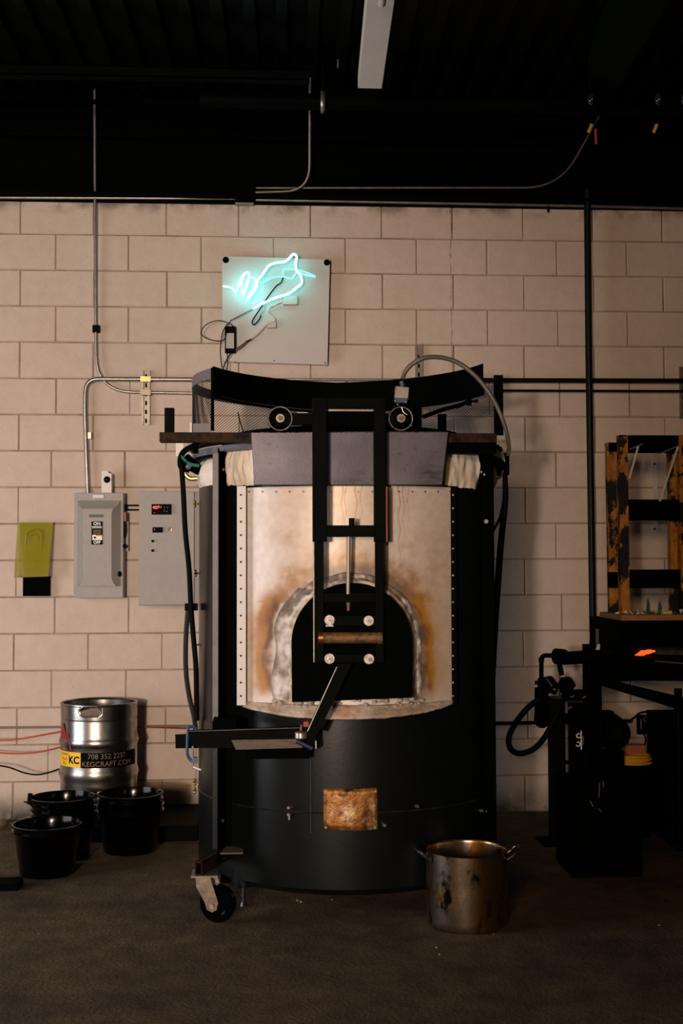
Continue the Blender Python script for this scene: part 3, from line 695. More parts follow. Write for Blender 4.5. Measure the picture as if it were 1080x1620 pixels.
# shield brackets at the right
for px_, py_, m_ in ((684, 651, GALVD), (673, 653, GALVD), (725, 642, GALVD), (752, 632, BLACK), (742, 637, BLACK)):
    c = at(px_, py_, CY+0.35); MB().box(c.x-0.012, c.x+0.012, c.y, c.y+0.01, c.z-0.014, c.z+0.012).build('clip', m_, fur)
P = [at(a, b, CY+0.3) for a, b in ((668, 660), (700, 648), (730, 640), (766, 624))]
MB().tube(P, 0.010, 8).build('shield_hem', BLACK2, fur)
bx(MB(), 693, 706, 655, 684, CY+0.30, 0.02).build('cage_post', BLACK2, fur)
P = [at(376, 652, CY+0.5), at(380, 668, CY+0.5), at(385, 684, CY+0.5)]
MB().tube(smooth(P, 4), 0.003, 6).build('wire', BLACK2, fur)
# posts
def post(pxa, pxb, top, bot, Y, m_front):
    x0, x1, _, _, z0, z1 = rect(pxa, pxb, top, bot, Y, 0)
    return x0, x1, z0, z1
Yp = -1.97
x0, x1, z0, z1 = post(336, 345.5, 716, 1142, Yp, None)
mb = MB(); mb.box(x0, x1, Yp, Yp+0.010, z0, z1); mb.build('post_flange', GREYP, fur, bevel=0.002)
xa, xb, _, _, za, zb_ = rect(336, 345.5, 1142, 1345, Yp, 0)
mb = MB(); mb.box(xa, xb, Yp+0.012, Yp+0.022, za, zb_); mb.build('post_flange', DRUM, fur)
xa, xb, _, _, za, zb_ = rect(345.5, 366, 714, 1352, Yp+0.16, 0)
mb = MB(); mb.box(x1-0.004, x1, Yp+0.004, -1.78, za, zb_); mb.box(x1, xb, -1.815, -1.78, za, zb_); mb.build('post', BLACK2, fur)  # web coloured black for the shade behind the flange
for py_ in (743, 1137, 1297):
    c = at(352, py_, -1.82); MB().cyl(c, c+Vector((0, -0.02, 0)), 0.008, seg=6).build('bolt', ZINC, fur)
xa, xb, _, _, za, zb_ = rect(763, 783, 700, 1380, -1.80, 0)
mb = MB(); mb.box(xa, xb, -1.80, -1.72, za, zb_); mb.build('post', BLACK2, fur)
for px_, py_ in ((768, 825), (765, 751), (760, 747)):
    c = at(px_, py_, -1.80); MB().cyl(c, c+Vector((0, -0.012, 0)), 0.009 if py_ == 825 else 0.005, seg=10).build('bolt', ZINC, fur)
# front panel with stains
RP = 0.70; Ypf = CY-RP
phL = -math.asin((CX-at(377, 950, CY-0.55).x)/RP); phR = math.asin((at(712, 950, CY-0.55).x-CX)/RP)
zP1 = at(548, 768, Ypf).z; zP0 = at(380, 1114, CY-0.55).z
acx = at(556.5, 950, Ypf-0.05).x; archW = (at(652, 1000, Ypf-0.05).x-at(461, 1000, Ypf-0.05).x)/2
aczs = at(556, 1018, Ypf-0.05).z     # spring line
aczt = at(556, 922, Ypf-0.05).z
archH = aczt-aczs
def arch_d(X, Z):
    "rough distance outside the arch outline"
    dx = X-acx
    if Z > aczs:
        rr = math.hypot(dx/archW, (Z-aczs)/archH); return (rr-1)*archW
    return abs(dx)-archW
def lerp(a, b, t): t = max(0, min(1, t)); return tuple(a[i]*(1-t)+b[i]*t for i in range(3))
def fb(x, z, s, o=0): return noise.fractal(Vector((x*s, z*s, o)), 1.0, 2.0, 5)
def panel_col(X, Z):
    c = lerp((0.60, 0.50, 0.425), (0.68, 0.61, 0.57), 0.5+0.9*fb(X, Z, 2.2, 1))
    c = lerp(c, (0.50, 0.33, 0.19), max(0, 0.40*fb(X, Z*0.6, 3.5, 5)+0.06))
    if X < CX-0.3: c = lerp(c, (0.72, 0.68, 0.66), 0.35*max(0, min(1, (-X+CX-0.3)/0.12)))
    d = arch_d(X, Z); n1 = fb(X, Z, 7, 2)*0.022; n2 = fb(X, Z, 25, 3)
    side = 1 if X > acx else -1
    zk1 = at(556, 955, Ypf).z; zk2 = at(556, 1085, Ypf).z
    if side < 0:
        cen = 0.112; wdt = 0.028 if Z < zk1 else 0.045
        env = 1.0 if zk2 < Z < zk1 else (math.exp(-((Z-zk1)/0.045)**2) if Z > zk1 else math.exp(-((Z-zk2)/0.03)**2))
    else:
        cen = 0.072; wdt = 0.024
        env = 1.0 if zk2 < Z < zk1 else (math.exp(-((Z-zk1)/0.09)**2) if Z > zk1 else math.exp(-((Z-zk2)/0.04)**2))
    g = math.exp(-((d+n1-cen-0.022)/0.045)**2); c = lerp(c, (0.50, 0.27, 0.08), g*0.6*env)
    g = math.exp(-((d+n1-cen)/wdt)**2); c = lerp(c, (0.25, 0.078, 0.004), g*1.0*env*(0.95+0.4*n2))
    g = math.exp(-((d+n1-cen+0.026)/0.017)**2); c = lerp(c, (0.10, 0.040, 0.012), g*env*(0.95 if (Z > aczs or side > 0) else 0.6)*(0.85+0.8*n2))
    if Z > zk1:      # smoke above the shoulders of the arch
        g = math.exp(-((d+n1*1.3-0.045)/0.035)**2); w2 = 0.9 if side > 0 else 0.65
        c = lerp(c, (0.13, 0.075, 0.04), g*w2*(0.8+0.9*n2))
        g = math.exp(-((d+n1*1.5-0.09)/0.045)**2); c = lerp(c, (0.34, 0.165, 0.05), g*0.7*(0.8+0.8*n2))
    g = math.exp(-((d+n1*0.6-0.03)/0.03)**2)
    c = lerp(c, (0.20, 0.15, 0.12), g*0.7)
    # brown drips at the top centre
    for (xp, l, wv_) in ((527, 92, .0016), (541, 75, .0020), (546, 95, .0016), (563, 100, .0022), (571, 80, .0014), (513, 60, .001), (632, 120, .0018), (639, 90, .0014), (647, 60, .001)):
        xd = at(xp, 800, Ypf).x + 0.004*math.sin(Z*60+xp)
        if abs(X-xd) < wv_*2.2:
            e_ = (zP1-Z)/(l*0.0025)
            if e_ < 1: c = lerp(c, (0.30, 0.10, 0.012), 0.95*math.exp(-((X-xd)/wv_)**2)*(1-e_*0.6))
    xs = at(550, 800, Ypf).x
    c = lerp(c, (0.58, 0.40, 0.20), 0.28*math.exp(-((X-xs)/0.12)**2)*max(0, min(1, (Z-aczt)/0.25+0.4)))
    for (xp, yp, ra, rb, s_) in ((455, 850, .05, .04, .35), (655, 860, .09, .05, .35), (415, 1095, .03, .04, .5), (460, 905, .05, .03, .6), (690, 900, .05, .12, .3), (420, 1000, .03, .09, .5)):
        q = at(xp, yp, Ypf+0.04); e_ = ((X-q.x)/ra)**2+((Z-q.z)/rb)**2
        c = lerp(c, (0.42, 0.22, 0.06), s_*math.exp(-e_)*(0.8+n2))
    q = at(550, 905, Ypf)
    c = lerp(c, (0.14, 0.10, 0.07), 0.55*math.exp(-((X-q.x)/0.14)**2-((Z-q.z)/0.035)**2))
    if side < 0 and zk2-0.05 < Z < zk1+0.08:
        dd = d-0.118+0.012*math.sin(Z*23)+n1*0.8; vv = math.exp(-max(0, Z-zk1+0.02)**2/0.002)*math.exp(-max(0, zk2-Z)**2/0.0008)
        c = lerp(c, (0.36, 0.155, 0.012), 0.95*vv*math.exp(-(dd/0.020)**2))
        c = lerp(c, (0.09, 0.032, 0.006), 0.85*vv*math.exp(-((dd+0.022)/0.013)**2)*(1 if Z > aczs-0.03 else 0.55))
        if Z > zk1-0.14: c = lerp(c, (0.17, 0.055, 0.006), 0.8*vv*math.exp(-((d-0.105)/0.026)**2)*math.exp(-((Z-zk1+0.05)/0.05)**2))
    if side > 0 and zk2 < Z < zk1+0.03:
        c = lerp(c, (0.42, 0.20, 0.015), 0.8*math.exp(-((d-0.086+n1)/0.014)**2)*math.exp(-max(0, Z-zk1)**2/0.0006))
    return c
PANEL = attr_mat('heat_stained_panel', 0.45, 0.12, 0.06, 18, 0.12)
nu, nv = 300, 290; V = []; cols_ = []
for i in range(nu+1):
    ph = phL+(phR-phL)*i/nu
    for j in range(nv+1):
        z = zP0+(zP1-zP0)*j/nv
        q = cyl_pt(ph, RP, z); V.append(q); cols_.append(panel_col(q.x, z))
fs = [(i*(nv+1)+j, (i+1)*(nv+1)+j, (i+1)*(nv+1)+j+1, i*(nv+1)+j+1) for i in range(nu) for j in range(nv)]
mb = MB().add(V, fs); pan = mb.build('front_panel', PANEL, fur, recalc=False)
at_ = pan.data.color_attributes.new('stain', 'FLOAT_COLOR', 'POINT')
at_.data.foreach_set('color', [k for c in cols_ for k in (*c, 1)])
so = pan.modifiers.new('thickness', 'SOLIDIFY'); so.thickness = 0.004; so.offset = -1
# rivets along the top
mb = None
for k in range(16):
    px_ = 394+k*21.3; ph = math.asin((at(px_, 778, CY-0.62).x-CX)/RP)
    c = cyl_pt(ph, RP, at(px_, 778, cyl_pt(ph, RP, 0).y).z); n_ = Vector((math.sin(ph), -math.cos(ph), 0))
    MB().cyl(c, c+n_*0.003, 0.0038, seg=10).build('rivet', GALVD, pan)
# flanges with rivets
def flange(px0, px1, m_, rm, name):
    Yf = CY-0.575; x0, x1, _, _, z0, z1 = rect(px0, px1, 769, 1116, Yf, 0)
    f_ = MB().box(x0, x1, Yf, Yf+0.006, z0, z1).build(name, m_, pan, bevel=0.001)
    # side plate closing the gap back to the drum
    xx_ = x0 if px0 < 500 else x1-0.004
    MB().box(xx_, xx_+0.004, Yf+0.006, CY-0.40, z0, z1).build('side_plate', m_, pan)
    for k in range(16):
        c = at((px0+px1)/2-1, 783+k*21.2, Yf); MB().cyl(c, c+Vector((0, -0.004, 0)), 0.0038, seg=10).build('rivet', rm, pan)
flange(374.5, 389, mat('zinc_lit_side', (0.50, 0.48, 0.48), 0.5, 0.1), BLK, 'edge_strip')  # left flange coloured bright as the side in the light
flange(712, 722, BLACK, ZINC, 'edge_strip')  # right flange coloured black as the shaded side
# sill
SILL = attr_mat('sill_cement', 0.85, 0.0, 0.5, 60)
nu = 120; V = []; cc = []; ns = 8
for i in range(nu+1):
    u = i/nu; ph = phL+(phR-phL)*u; e_ = math.sin(PI*u)**0.6
    for j in range(ns+1):
        v = j/ns; r_ = RP+0.002+0.05*v*e_; z = zP0+0.006-0.045*v*e_ + 0.003*fb(ph*3, v, 4)
        q = cyl_pt(ph, r_, z); V.append(q)
        c = lerp((0.50, 0.42, 0.35), (0.36, 0.27, 0.19), 0.5+1.2*fb(q.x, v*0.05, 12))
        if i > 0.42*nu and i < 0.60*nu: c = lerp(c, (0.55, 0.26, 0.15), 0.45*math.exp(-((u-0.5)/0.06)**2))
        cc.append(c)
fs = [(i*(ns+1)+j, (i+1)*(ns+1)+j, (i+1)*(ns+1)+j+1, i*(ns+1)+j+1) for i in range(nu) for j in range(ns)]
sl = MB().add(V, fs).build('sill', SILL, fur, recalc=False)
a_ = sl.data.color_attributes.new('stain', 'FLOAT_COLOR', 'POINT'); a_.data.foreach_set('color', [k for c in cc for k in (*c, 1)])
so = sl.modifiers.new('t', 'SOLIDIFY'); so.thickness = 0.012; so.offset = 0
# cement collar round the arch
V = []; cc = []; na = 160; nr = 26
def arch_pt(u, off):
    "u 0..1 round the arch from bottom left to bottom right"
    zb_ = at(461, 1112, Ypf-0.05).z; Hs = aczs-zb_; Lc = PI*(archW+archH)/2; Lt = 2*Hs+Lc; s_ = u*Lt
    if s_ < Hs: return acx-archW-off, zb_+s_
    if s_ > Hs+Lc: return acx+archW+off, zb_+(Lt-s_)
    a = PI-(s_-Hs)/Lc*PI
    return acx+(archW+off)*math.cos(a), aczs+(archH+off)*math.sin(a)
for i in range(na+1):
    u = i/na
    wl = 0.056+0.02*noise.noise(Vector((u*9, 0, 0))) if u < 0.5 else 0.052+0.02*noise.noise(Vector((u*9, 3, 0)))
    if abs(u-0.5) < 0.15: wl = 0.046+0.014*noise.noise(Vector((u*14, 6, 0)))
    q_ = max(0, min(1, (0.40-u)/0.12)); wl += 0.020*q_*q_*(3-2*q_)
    for j in range(nr+1):
        v = j/nr; X, Z = arch_pt(u, -0.006+wl*v)
        Ys = CY-math.sqrt(max(0.01, RP**2-(X-CX)**2))
        hgt = 0.030*math.sin(min(1, v*1.25+0.25)*PI*0.9)**0.8*(1-v**3)+0.004
        hgt += (0.012*fb(X, Z, 16, 3)+0.009*abs(fb(X, Z, 38, 8)))*(1 if v < 0.95 else 0.1)
        V.append(Vector((X, Ys-max(hgt, -0.002)*(1 if v < 1 else 0), Z)))
        c = lerp((0.58, 0.53, 0.49), (0.25, 0.19, 0.15), 0.35+1.6*fb(X, Z, 20, 9))
        if u > 0.26 and u < 0.76 and v > 0.40: c = lerp(c, (0.13, 0.085, 0.055), 0.85*max(0, min(1, 0.75+2.2*fb(X, Z, 30, 2))))
        if v < 0.18: c = lerp(c, (0.48, 0.40, 0.32) if u > .5 else (0.60, 0.53, 0.38), 0.7)
        if v > 0.8: c = lerp(c, (0.16, 0.11, 0.08), (v-0.8)*4)
        cc.append(c)
fs = [(i*(nr+1)+j, (i+1)*(nr+1)+j, (i+1)*(nr+1)+j+1, i*(nr+1)+j+1) for i in range(na) for j in range(nr)]
col = MB().add(V, [f[::-1] for f in fs]).build('cement_collar', SILL, fur, ang=80, recalc=False)
a_ = col.data.color_attributes.new('stain', 'FLOAT_COLOR', 'POINT'); a_.data.foreach_set('color', [k for c in cc for k in (*c, 1)])
# lumps below the door
mb = MB()
for k in range(60):
    px_ = random.uniform(430, 672); py_ = random.uniform(1107, 1119)
    c = at(px_, py_, CY-math.sqrt(RP**2-(at(px_, py_, Ypf).x-CX)**2)-0.01); mb.sphere(c, random.uniform(0.006, 0.014), random.uniform(0.4, 0.8), 8, 6)
mb.build('cement_crumbs', CEM, fur, ang=80)
# door plate
Yd = Ypf-0.062
pts = [at(462, 1111, Yd), at(461, 1015, Yd)]
for k in range(1, 24):
    a = PI-PI*k/24; pts.append(Vector((acx+archW*math.cos(a), Yd, aczs+archH*math.sin(a))))
pts += [at(652, 1015, Yd), at(652, 1104, Yd)]
pts = [Vector((p.x, Yd, p.z)) for p in pts]
door = MB().prism(pts, (0, 0.04, 0)).build('door', BLACK2, fur, bevel=0.002)
Yfm = Ypf-0.115
def fb_(px0, px1, py0, py1, Y=Yfm, d=0.035, m_=BLACK, name='door_frame', par=None):
    return bx(MB(), px0, px1, py0, py1, Y, d).build(name, m_, par or fur, bevel=0.0015)
mb = MB()
for a_ in ((494.5, 517, 629, 857), (592, 610, 629, 857), (517, 592, 629, 645.5), (517, 592, 831, 849)): bx(mb, *a_, Yfm, 0.05)
mb.build('hanger_frame', BLACK, fur, bevel=0.0015)
bx(MB(), 609.8, 612.6, 770, 857, Yfm+0.004, 0.04).build('red_edge', REDP, fur)
bx(MB(), 517, 592, 645.5, 650.5, Yfm+0.04, 0.01).build('hanger_frame_lip', GALVD, fur)
bx(MB(), 516, 593, 651, 672.5, Yfm+0.03, 0.03).build('hanger_bridge', BLACK2, fur)
mb = MB()
for a_ in ((497, 512, 850, 1048), (594, 607, 850, 1048)): bx(mb, *a_, Yfm+0.01, 0.035)
for a_ in ((512, 594, 938, 953), (512, 594, 974, 990), (512, 594, 1035, 1048)): bx(mb, *a_, Yfm+0.018, 0.035)
mb.build('door_carrier', BLACK, fur, bevel=0.0015)
bx(MB(), 495.3, 497, 853, 1048, Yfm+0.010, 0.02).build('edge_highlight', GALVD, fur)  # pale strip drawn as the highlight on the lit left edge
for (px_, py_) in ((521, 981), (583, 982), (521, 1042), (583.5, 1042.5)):
    c = at(px_, py_, Yfm+0.018); s_ = scale(Yfm)
    w_ = MB().cyl(c, c+Vector((0, -0.004, 0)), 8.2*s_, seg=24).build('washer', WASH, fur, bevel=0.001)
    MB().cyl(c, c+Vector((0, -0.013, 0)), 4.2*s_, seg=6).build('nut', ZINC, w_)
    MB().cyl(c, c+Vector((0, -0.022, 0)), 2.2*s_, seg=10).build('stud', GALVD, w_)
c = at(521, 989.5, Yfm+0.017); MB().box(c.x-0.014, c.x+0.014, c.y-0.004, c.y, c.z-0.004, c.z+0.002).build('washer_tab', WASH, fur)
a = at(503, 1009, Yfm+0.02); b_ = at(604, 1009, Yfm+0.02)
rp = MB().tube([a, b_], 9*scale(Yfm), 20).build('roller_pipe', RUSTY2, fur)
MB().tube([a+Vector((0, 0, 0)), a+Vector((0.018, 0, 0))], 10.2*scale(Yfm), 20).build('copper_collar', mat('copper', (0.45, 0.16, 0.07), 0.3, 0.9), rp)
MB().tube([b_-Vector((0.018, 0, 0)), b_], 10.2*scale(Yfm), 20).build('copper_collar', RUSTY2, rp)
# threaded rod
P0 = at(555, 829, Yfm+0.03); 
def zz(p, q, Y): return at(p, q, Y)
mb = MB(); mb.cyl(at(551.5, 848, Yfm+0.02), at(550.5, 940, Yfm+0.02), 0.0078, seg=12)
for k in range(46):
    c = at(551.5-k/46, 849+k*2, Yfm+0.02); mb.cyl(c, c+Vector((0, 0, -0.002)), 0.0088, seg=10)
mb.build('threaded_rod', mat('dull_rod', (0.30, 0.26, 0.20), 0.4, 0.7), fur)
c = at(556, 832, Yfm-0.0); MB().cyl(c, c+Vector((0, 0, 0.03)), 0.011, seg=6).build('rod_nut', BLACK, fur)
c0 = at(551, 953, Yfm+0.012); c1 = at(551, 966, Yfm+0.012)
mb = MB(); mb.cyl(c0, c1, 0.006, seg=10); mb.cyl(at(551, 953, Yfm+0.012), at(551, 958, Yfm+0.012), 0.009, seg=6); mb.build('rod_nut', RUSTY2, fur)
# hood sheet
Yh = Ypf-0.03
HOODA = attr_mat('blued_sheet', 0.40, 0.3, 0.03, 90, 0.12)
nu, nv = 200, 60; V = []; cc = []; rs = random.Random(5)
spots = [(rs.uniform(402, 704), rs.uniform(688, 764), rs.choice([0.5, 0.7, 0.9, 1.4])) for _ in range(70)] + [(632, 718, 2), (606, 745, 1.6), (641, 743, 1.4), (426, 702, 2.2), (567, 735, 1)]
for i in range(nu+1):
    u = i/nu
    for j in range(nv+1):
        v = j/nv; py_ = 683+85*v; px_ = (397+5*v)+u*((709-9.5*v)-(397+5*v))
        V.append(at(px_, py_, Yh))
        c = lerp((0.105, 0.096, 0.118), (0.060, 0.052, 0.072), 0.35+0.35*v+0.25*u+0.8*noise.fractal(Vector((px_*.012, py_*.012, 3)), 1.0, 2.0, 4))
        for (sx0, sy0, sr) in spots:
            d2 = ((px_-sx0)**2+(py_-sy0)**2)/(sr*sr)
            if d2 < 6: c = lerp(c, (0.008, 0.008, 0.010), 0.85*math.exp(-d2))
        n_s = noise.fractal(Vector((px_*.05, py_*.16, 9)), 1.0, 2.0, 4)
        g = max(0, 1-abs(py_-762)/9)*max(0, 1-abs(px_-560)/45)+max(0, 1-abs(py_-748)/5)*max(0, 1-abs(px_-565)/25)*0.6
        g += 0.9*math.exp(-((px_-682)/20)**2-((py_-752)/14)**2)
        c = lerp(c, (0.010, 0.010, 0.011), max(0, min(0.92, g*(0.8+1.2*n_s))))
        if v > 0.97: c = lerp(c, (0.012, 0.01, 0.01), 0.8)
        cc.append(c)
fs = [(i*(nv+1)+j, i*(nv+1)+j+1, (i+1)*(nv+1)+j+1, (i+1)*(nv+1)+j) for i in range(nu) for j in range(nv)]
hood = MB().add(V, fs).build('hood_sheet', HOODA, fur, recalc=False)
a_ = hood.data.color_attributes.new('stain', 'FLOAT_COLOR', 'POINT'); a_.data.foreach_set('color', [k for c in cc for k in (*c, 1)])
so = hood.modifiers.new('t', 'SOLIDIFY'); so.thickness = 0.004; so.offset = -1
mb = MB().prism([at(397, 683, Yh), at(709, 683, Yh), at(709, 683, Yh)+Vector((0, 0.10, 0)), at(397, 683, Yh)+Vector((0, 0.10, 0))], (0, 0, -0.004)); mb.build('hood_return', HOOD, fur)
c = at(492, 724, Yh)
# soot smear at the foot of the hood
# trolley
Yt = Ypf-0.035
for px_ in (443, 633):
    c = at(px_, 663, Yt); s_ = scale(Yt)
    mb = MB(); n_ = 36
    prof = [(6, 0.014), (9, 0.017), (13, 0.012), (15.5, 0.006), (17.6, 0.016), (20, 0.018), (20, -0.018), (17.6, -0.016), (15.5, -0.006), (13, -0.012), (9, -0.017), (6, -0.014), (6, 0.014)]
    V = []; fs = []
    for k in range(n_):
        a = 2*PI*k/n_
        for r_, y_ in prof: V.append(c+Vector((r_*s_*math.cos(a), y_, r_*s_*math.sin(a))))
    P_ = len(prof)
    for k in range(n_):
        j = (k+1) % n_
        for i in range(P_-1): fs.append((k*P_+i, j*P_+i, j*P_+i+1, k*P_+i+1))
    mb.add(V, fs)
    wh = mb.build('trolley_wheel', BLACK, fur)
    MB().tube([c+Vector((18.6*s_*math.cos(a), -0.017, 18.6*s_*math.sin(a))) for a in [2*PI*k/40 for k in range(40)]], 0.0032, 6, closed=True).build('worn_rim', mat('worn_brass_steel', (0.20, 0.15, 0.09), 0.5, 0.4, (0.06, 0.045, 0.03), 60), wh)
    MB().cyl(c+Vector((0, 0.012, 0)), c+Vector((0, -0.03, 0)), 6.8*s_, seg=18).build('washer', GALVD, wh)
    MB().cyl(c+Vector((0, 0.012, 0)), c+Vector((0, -0.04, 0)), 3.8*s_, seg=6).build('axle_nut', RUSTY2, wh)
bx(MB(), 437, 640, 653.5, 672.5, Yt-0.016, 0.028).build('trolley_bar', BLACK, fur, bevel=0.002)
bx(MB(), 470, 486, 652, 653.5, Yt-0.016, 0.02).build('trolley_tab', GALVD, fur)
# track
Ytr = Ypf+0.0
x0, x1, _, _, z0, z1 = rect(252, 786, 684.5, 699.5, Ytr, 0)
mb = MB(); mb.box(x0, x1, Ytr, Ytr+0.06, z0, z1); mb.build('track', RUST, fur, bevel=0.002)
xa, xb, _, _, za, zb_ = rect(709, 786, 699.5, 716, Ytr, 0); MB().box(xa, xb, Ytr+0.01, Ytr+0.06, za, zb_).build('track_bracket', BLACK2, fur)
bx(MB(), 260, 275, 645, 684, Ytr+0.005, 0.035).build('track_stop', BLACK, fur, bevel=0.001)
bx(MB(), 300, 303.5, 668, 700, Ytr+0.062, 0.02).build('track_bracket', WHITEP, fur)
bx(MB(), 305, 333, 670, 684, Ytr+0.07, 0.01).build('track_bracket', GREYP, fur)
bx(MB(), 305, 313, 698, 716, Ytr+0.07, 0.05).build('track_bracket', BLACK2, fur)
bx(MB(), 653, 667, 640, 700, Ytr+0.07, 0.03).build('track_bracket', BLACK2, fur)
# limit-switch box with flexible conduit
t = thing('limit_switch', at(634, 640, Yt), 'small tan metal switch box with blue fitting above the right trolley wheel', 'switch')
M_ = at(635, 622, Yt-0.02)
mb = MB(); q = [at(626, 610, Yt-0.02), at(647.5, 612, Yt-0.02), at(646, 631.5, Yt-0.02), at(624, 630, Yt-0.02)]
mb.prism(q, (0, 0.04, 0)); mb.build('body', mat('tan_metal', (0.30, 0.24, 0.20), 0.45, 0.4, (0.22, 0.17, 0.14), 40), t, bevel=0.004)
bx(MB(), 625, 644, 630, 637, Yt-0.02, 0.035).build('base', BLUEP, t)
for q in ((625, 634), (642, 636), (629, 640)): MB().sphere(at(*q, Yt-0.025), 0.005).build('screw', ZINC, t)
bx(MB(), 617, 652, 620, 660, Yt+0.022, 0.01).build('mount', BLACK2, t)
c = at(637, 609, Yt); MB().cyl(at(637, 611, Yt), at(635, 603, Yt), 0.010, seg=12).build('connector', BLUEP, t)
MB().tube(smooth([at(635, 644, Yt-0.03), at(638, 652, Yt-0.03), at(644, 656, Yt-0.03)], 4), 0.002, 6).build('spring', ZINC, t)
pts = [(636, 601, Yt), (641, 588, Yt), (652, 576, Yt+0.02), (672, 566, Yt+0.05), (700, 566, Yt+0.1), (728, 576, Yt+0.15), (755, 598, Yt+0.2), (776, 625, Yt+0.25), (790, 652, Yt+0.3), (800, 680, Yt+0.33), (804.5, 705, Yt+0.35), (803, 722, Yt+0.36)]
P = smooth([at(*p) for p in pts], 14)
# even out and corrugate
L_ = 0; Q = []; st = 0.0035; acc = 0; prev = P[0]
for p in P[1:]:
    d = (p-prev).length
    while acc+d >= st and d > 0:
        f_ = (st-acc)/d; prev = prev.lerp(p, f_); Q.append(prev.copy()); d = (p-prev).length; acc = 0
    acc += d; prev = p
rr = [0.0098 if (i//1) % 2 == 0 else 0.0078 for i in range(len(Q))]
tag(MB().tube(Q, rr, 12).build('flexible_conduit', mat('flex_steel', (0.17, 0.155, 0.125), 0.45, 0.5)), 'ribbed flexible metal conduit arching over the right side of the cage', 'conduit')
# right side tangle: white wires and insulation scrap, valve
Yv = CY-0.10
bx(MB(), 789, 802, 695, 722, Yv+0.08, 0.02).build('white_wrap', WHITEP, fur)
for k in range(5):
    o_ = k*3
    P = smooth([at(775+o_, 708, Yv-0.02), at(783+o_*.6, 714, Yv-0.03), at(789+o_*.4, 712-k, Yv-0.03), at(786+o_, 722+k*2, Yv-0.02)], 5)
    MB().tube(P, 0.0028, 6).build('loose_wire', WASH, fur)
mb = MB(); bx(mb, 782, 806, 716, 752, Yv, 0.07); mb.build('gas_valve', BLACK2, fur, bevel=0.008)
MB().tube(smooth([at(782, 748, Yv), at(786, 757, Yv), at(793, 752, Yv), at(795, 744, Yv)], 5), 0.006, 8).build('valve_ring', GALVD, fur)
# hoses on the right
P = smooth([at(a, b, Yv+0.02) for a, b in ((798, 740), (799, 790), (792, 860), (786, 940), (782, 1010), (779, 1080))], 8)
tag(MB().tube(P, [0.011+0.004*math.sin(PI*i/len(P)) for i in range(len(P))], 12).build('rubber_hose', RUBBER, fur), None)
P = smooth([at(a, b, Yv+0.02) for a, b in ((797, 790), (790, 820), (780, 840), (774, 860))], 6)
tag(MB().tube(P, 0.006, 8).build('rubber_hose', RUBBER, fur), None)
# left valve cluster
Yl = CY-0.15
mb = MB(); mb.tube(smooth([at(a, b, Yl) for a, b in ((300, 744), (286, 738), (288, 718), (305, 706), (330, 700), (362, 697))], 6), 0.013, 12); mb.build('gas_pipe', BLACK, fur)
mb = MB(); mb.cyl(at(292, 728, Yl-0.02), at(318, 746, Yl+0.02), 0.032, 0.022, seg=18); mb.build('gas_pipe_elbow', BLACK2, fur)
MB().tube(smooth([at(a, b, Yl-0.01) for a, b in ((292, 750), (300, 757), (312, 757))], 5), 0.010, 10).build('pipe_cap', BRASS, fur)
MB().sphere(at(298, 738, Yl-0.035), 0.013).build('valve_knob', GREYP, fur)
for k in range(3):
    P = smooth([at(a, b+k*1.6, Yl-0.045) for a, b in ((287, 720), (293, 727), (302, 733), (315, 735))], 5); MB().tube(P, 0.0025, 6).build('green_wire', GREENT, fur)
MB().tube([at(284, 720, Yl-0.03), at(291, 725, Yl-0.03)], 0.004, 8).build('wire_end', BLK, fur)
# white scrap behind left
bx(MB(), 278, 290, 700, 722, CY-0.1, 0.01).build('white_wrap', WHITEP, fur)
P = smooth([at(a, b, Yl-0.02) for a, b in ((287, 738), (290, 780), (293, 840), (299, 900), (302, 960), (306, 1010), (310, 1060), (311, 1140))], 8)
tag(MB().tube(P, 0.0115, 12).build('rubber_hose', RUBBER, fur), None)
P0 = smooth([at(a, b, Yl+0.02) for a, b in ((298, 955), (294, 1010), (294, 1060), (299, 1100), (307, 1135), (310, 1160))], 30)
rr = [0.0118 if i % 2 == 0 else 0.0100 for i in range(len(P0))]
tag(MB().tube(P0, rr, 12).build('ribbed_hose', mat('ribbed_hose_rubber', (0.02, 0.023, 0.02), 0.4, spec=0.3), fur), None)
bx(MB(), 292, 312, 955, 966, Yl+0.0, 0.05).build('hose_clamp', BLACK, fur)
# wing bolts on the drum's left edge
for (px_, py_) in ((309, 797), (310, 907), (308, 1020), (310, 1134), (309, 1237), (309, 1250)):
    c = at(px_, py_, CY-0.05)
    mb = MB(); mb.cyl(c+Vector((0.03, 0, 0)), c+Vector((-0.01, 0, 0)), 0.004, seg=8); mb.sphere(c+Vector((-0.004, -0.004, 0.007)), 0.0075, 1.3, 8, 6); mb.sphere(c+Vector((-0.002, -0.004, -0.009)), 0.0065, 1.1, 8, 6)
    mb.build('wing_bolt', BRASS, fur)
# shelf arm, lever
Ya_ = Ypf-0.06
mb = MB(); mb.prism([at(277, 1162, Ya_+0.03), at(372, 1158, Ya_+0.03), at(372, 1183, Ya_+0.03), at(277.5, 1184, Ya_+0.03)], (0, 0.006, 0)); mb.build('arm_plate', BLACK, fur)
mb = MB(); mb.prism([at(296, 1157.5, Ya_), at(492, 1151.5, Ya_), at(492, 1168, Ya_), at(296, 1172, Ya_)], (0, 0.006, 0))
mb.prism([at(296, 1157.5, Ya_), at(492, 1151.5, Ya_), at(492, 1151.5, Ya_)+Vector((0, 0.05, 0)), at(296, 1157.5, Ya_)+Vector((0, 0.05, 0))], (0, 0, -0.004)); mb.build('swing_arm', BLACK, fur)
MB().bar(at(300, 1157, Ya_-0.001), at(478, 1151.2, Ya_-0.001), 0.003, 0.003).build('pale_edge', TAN, fur)  # pale line along the top edge of the arm
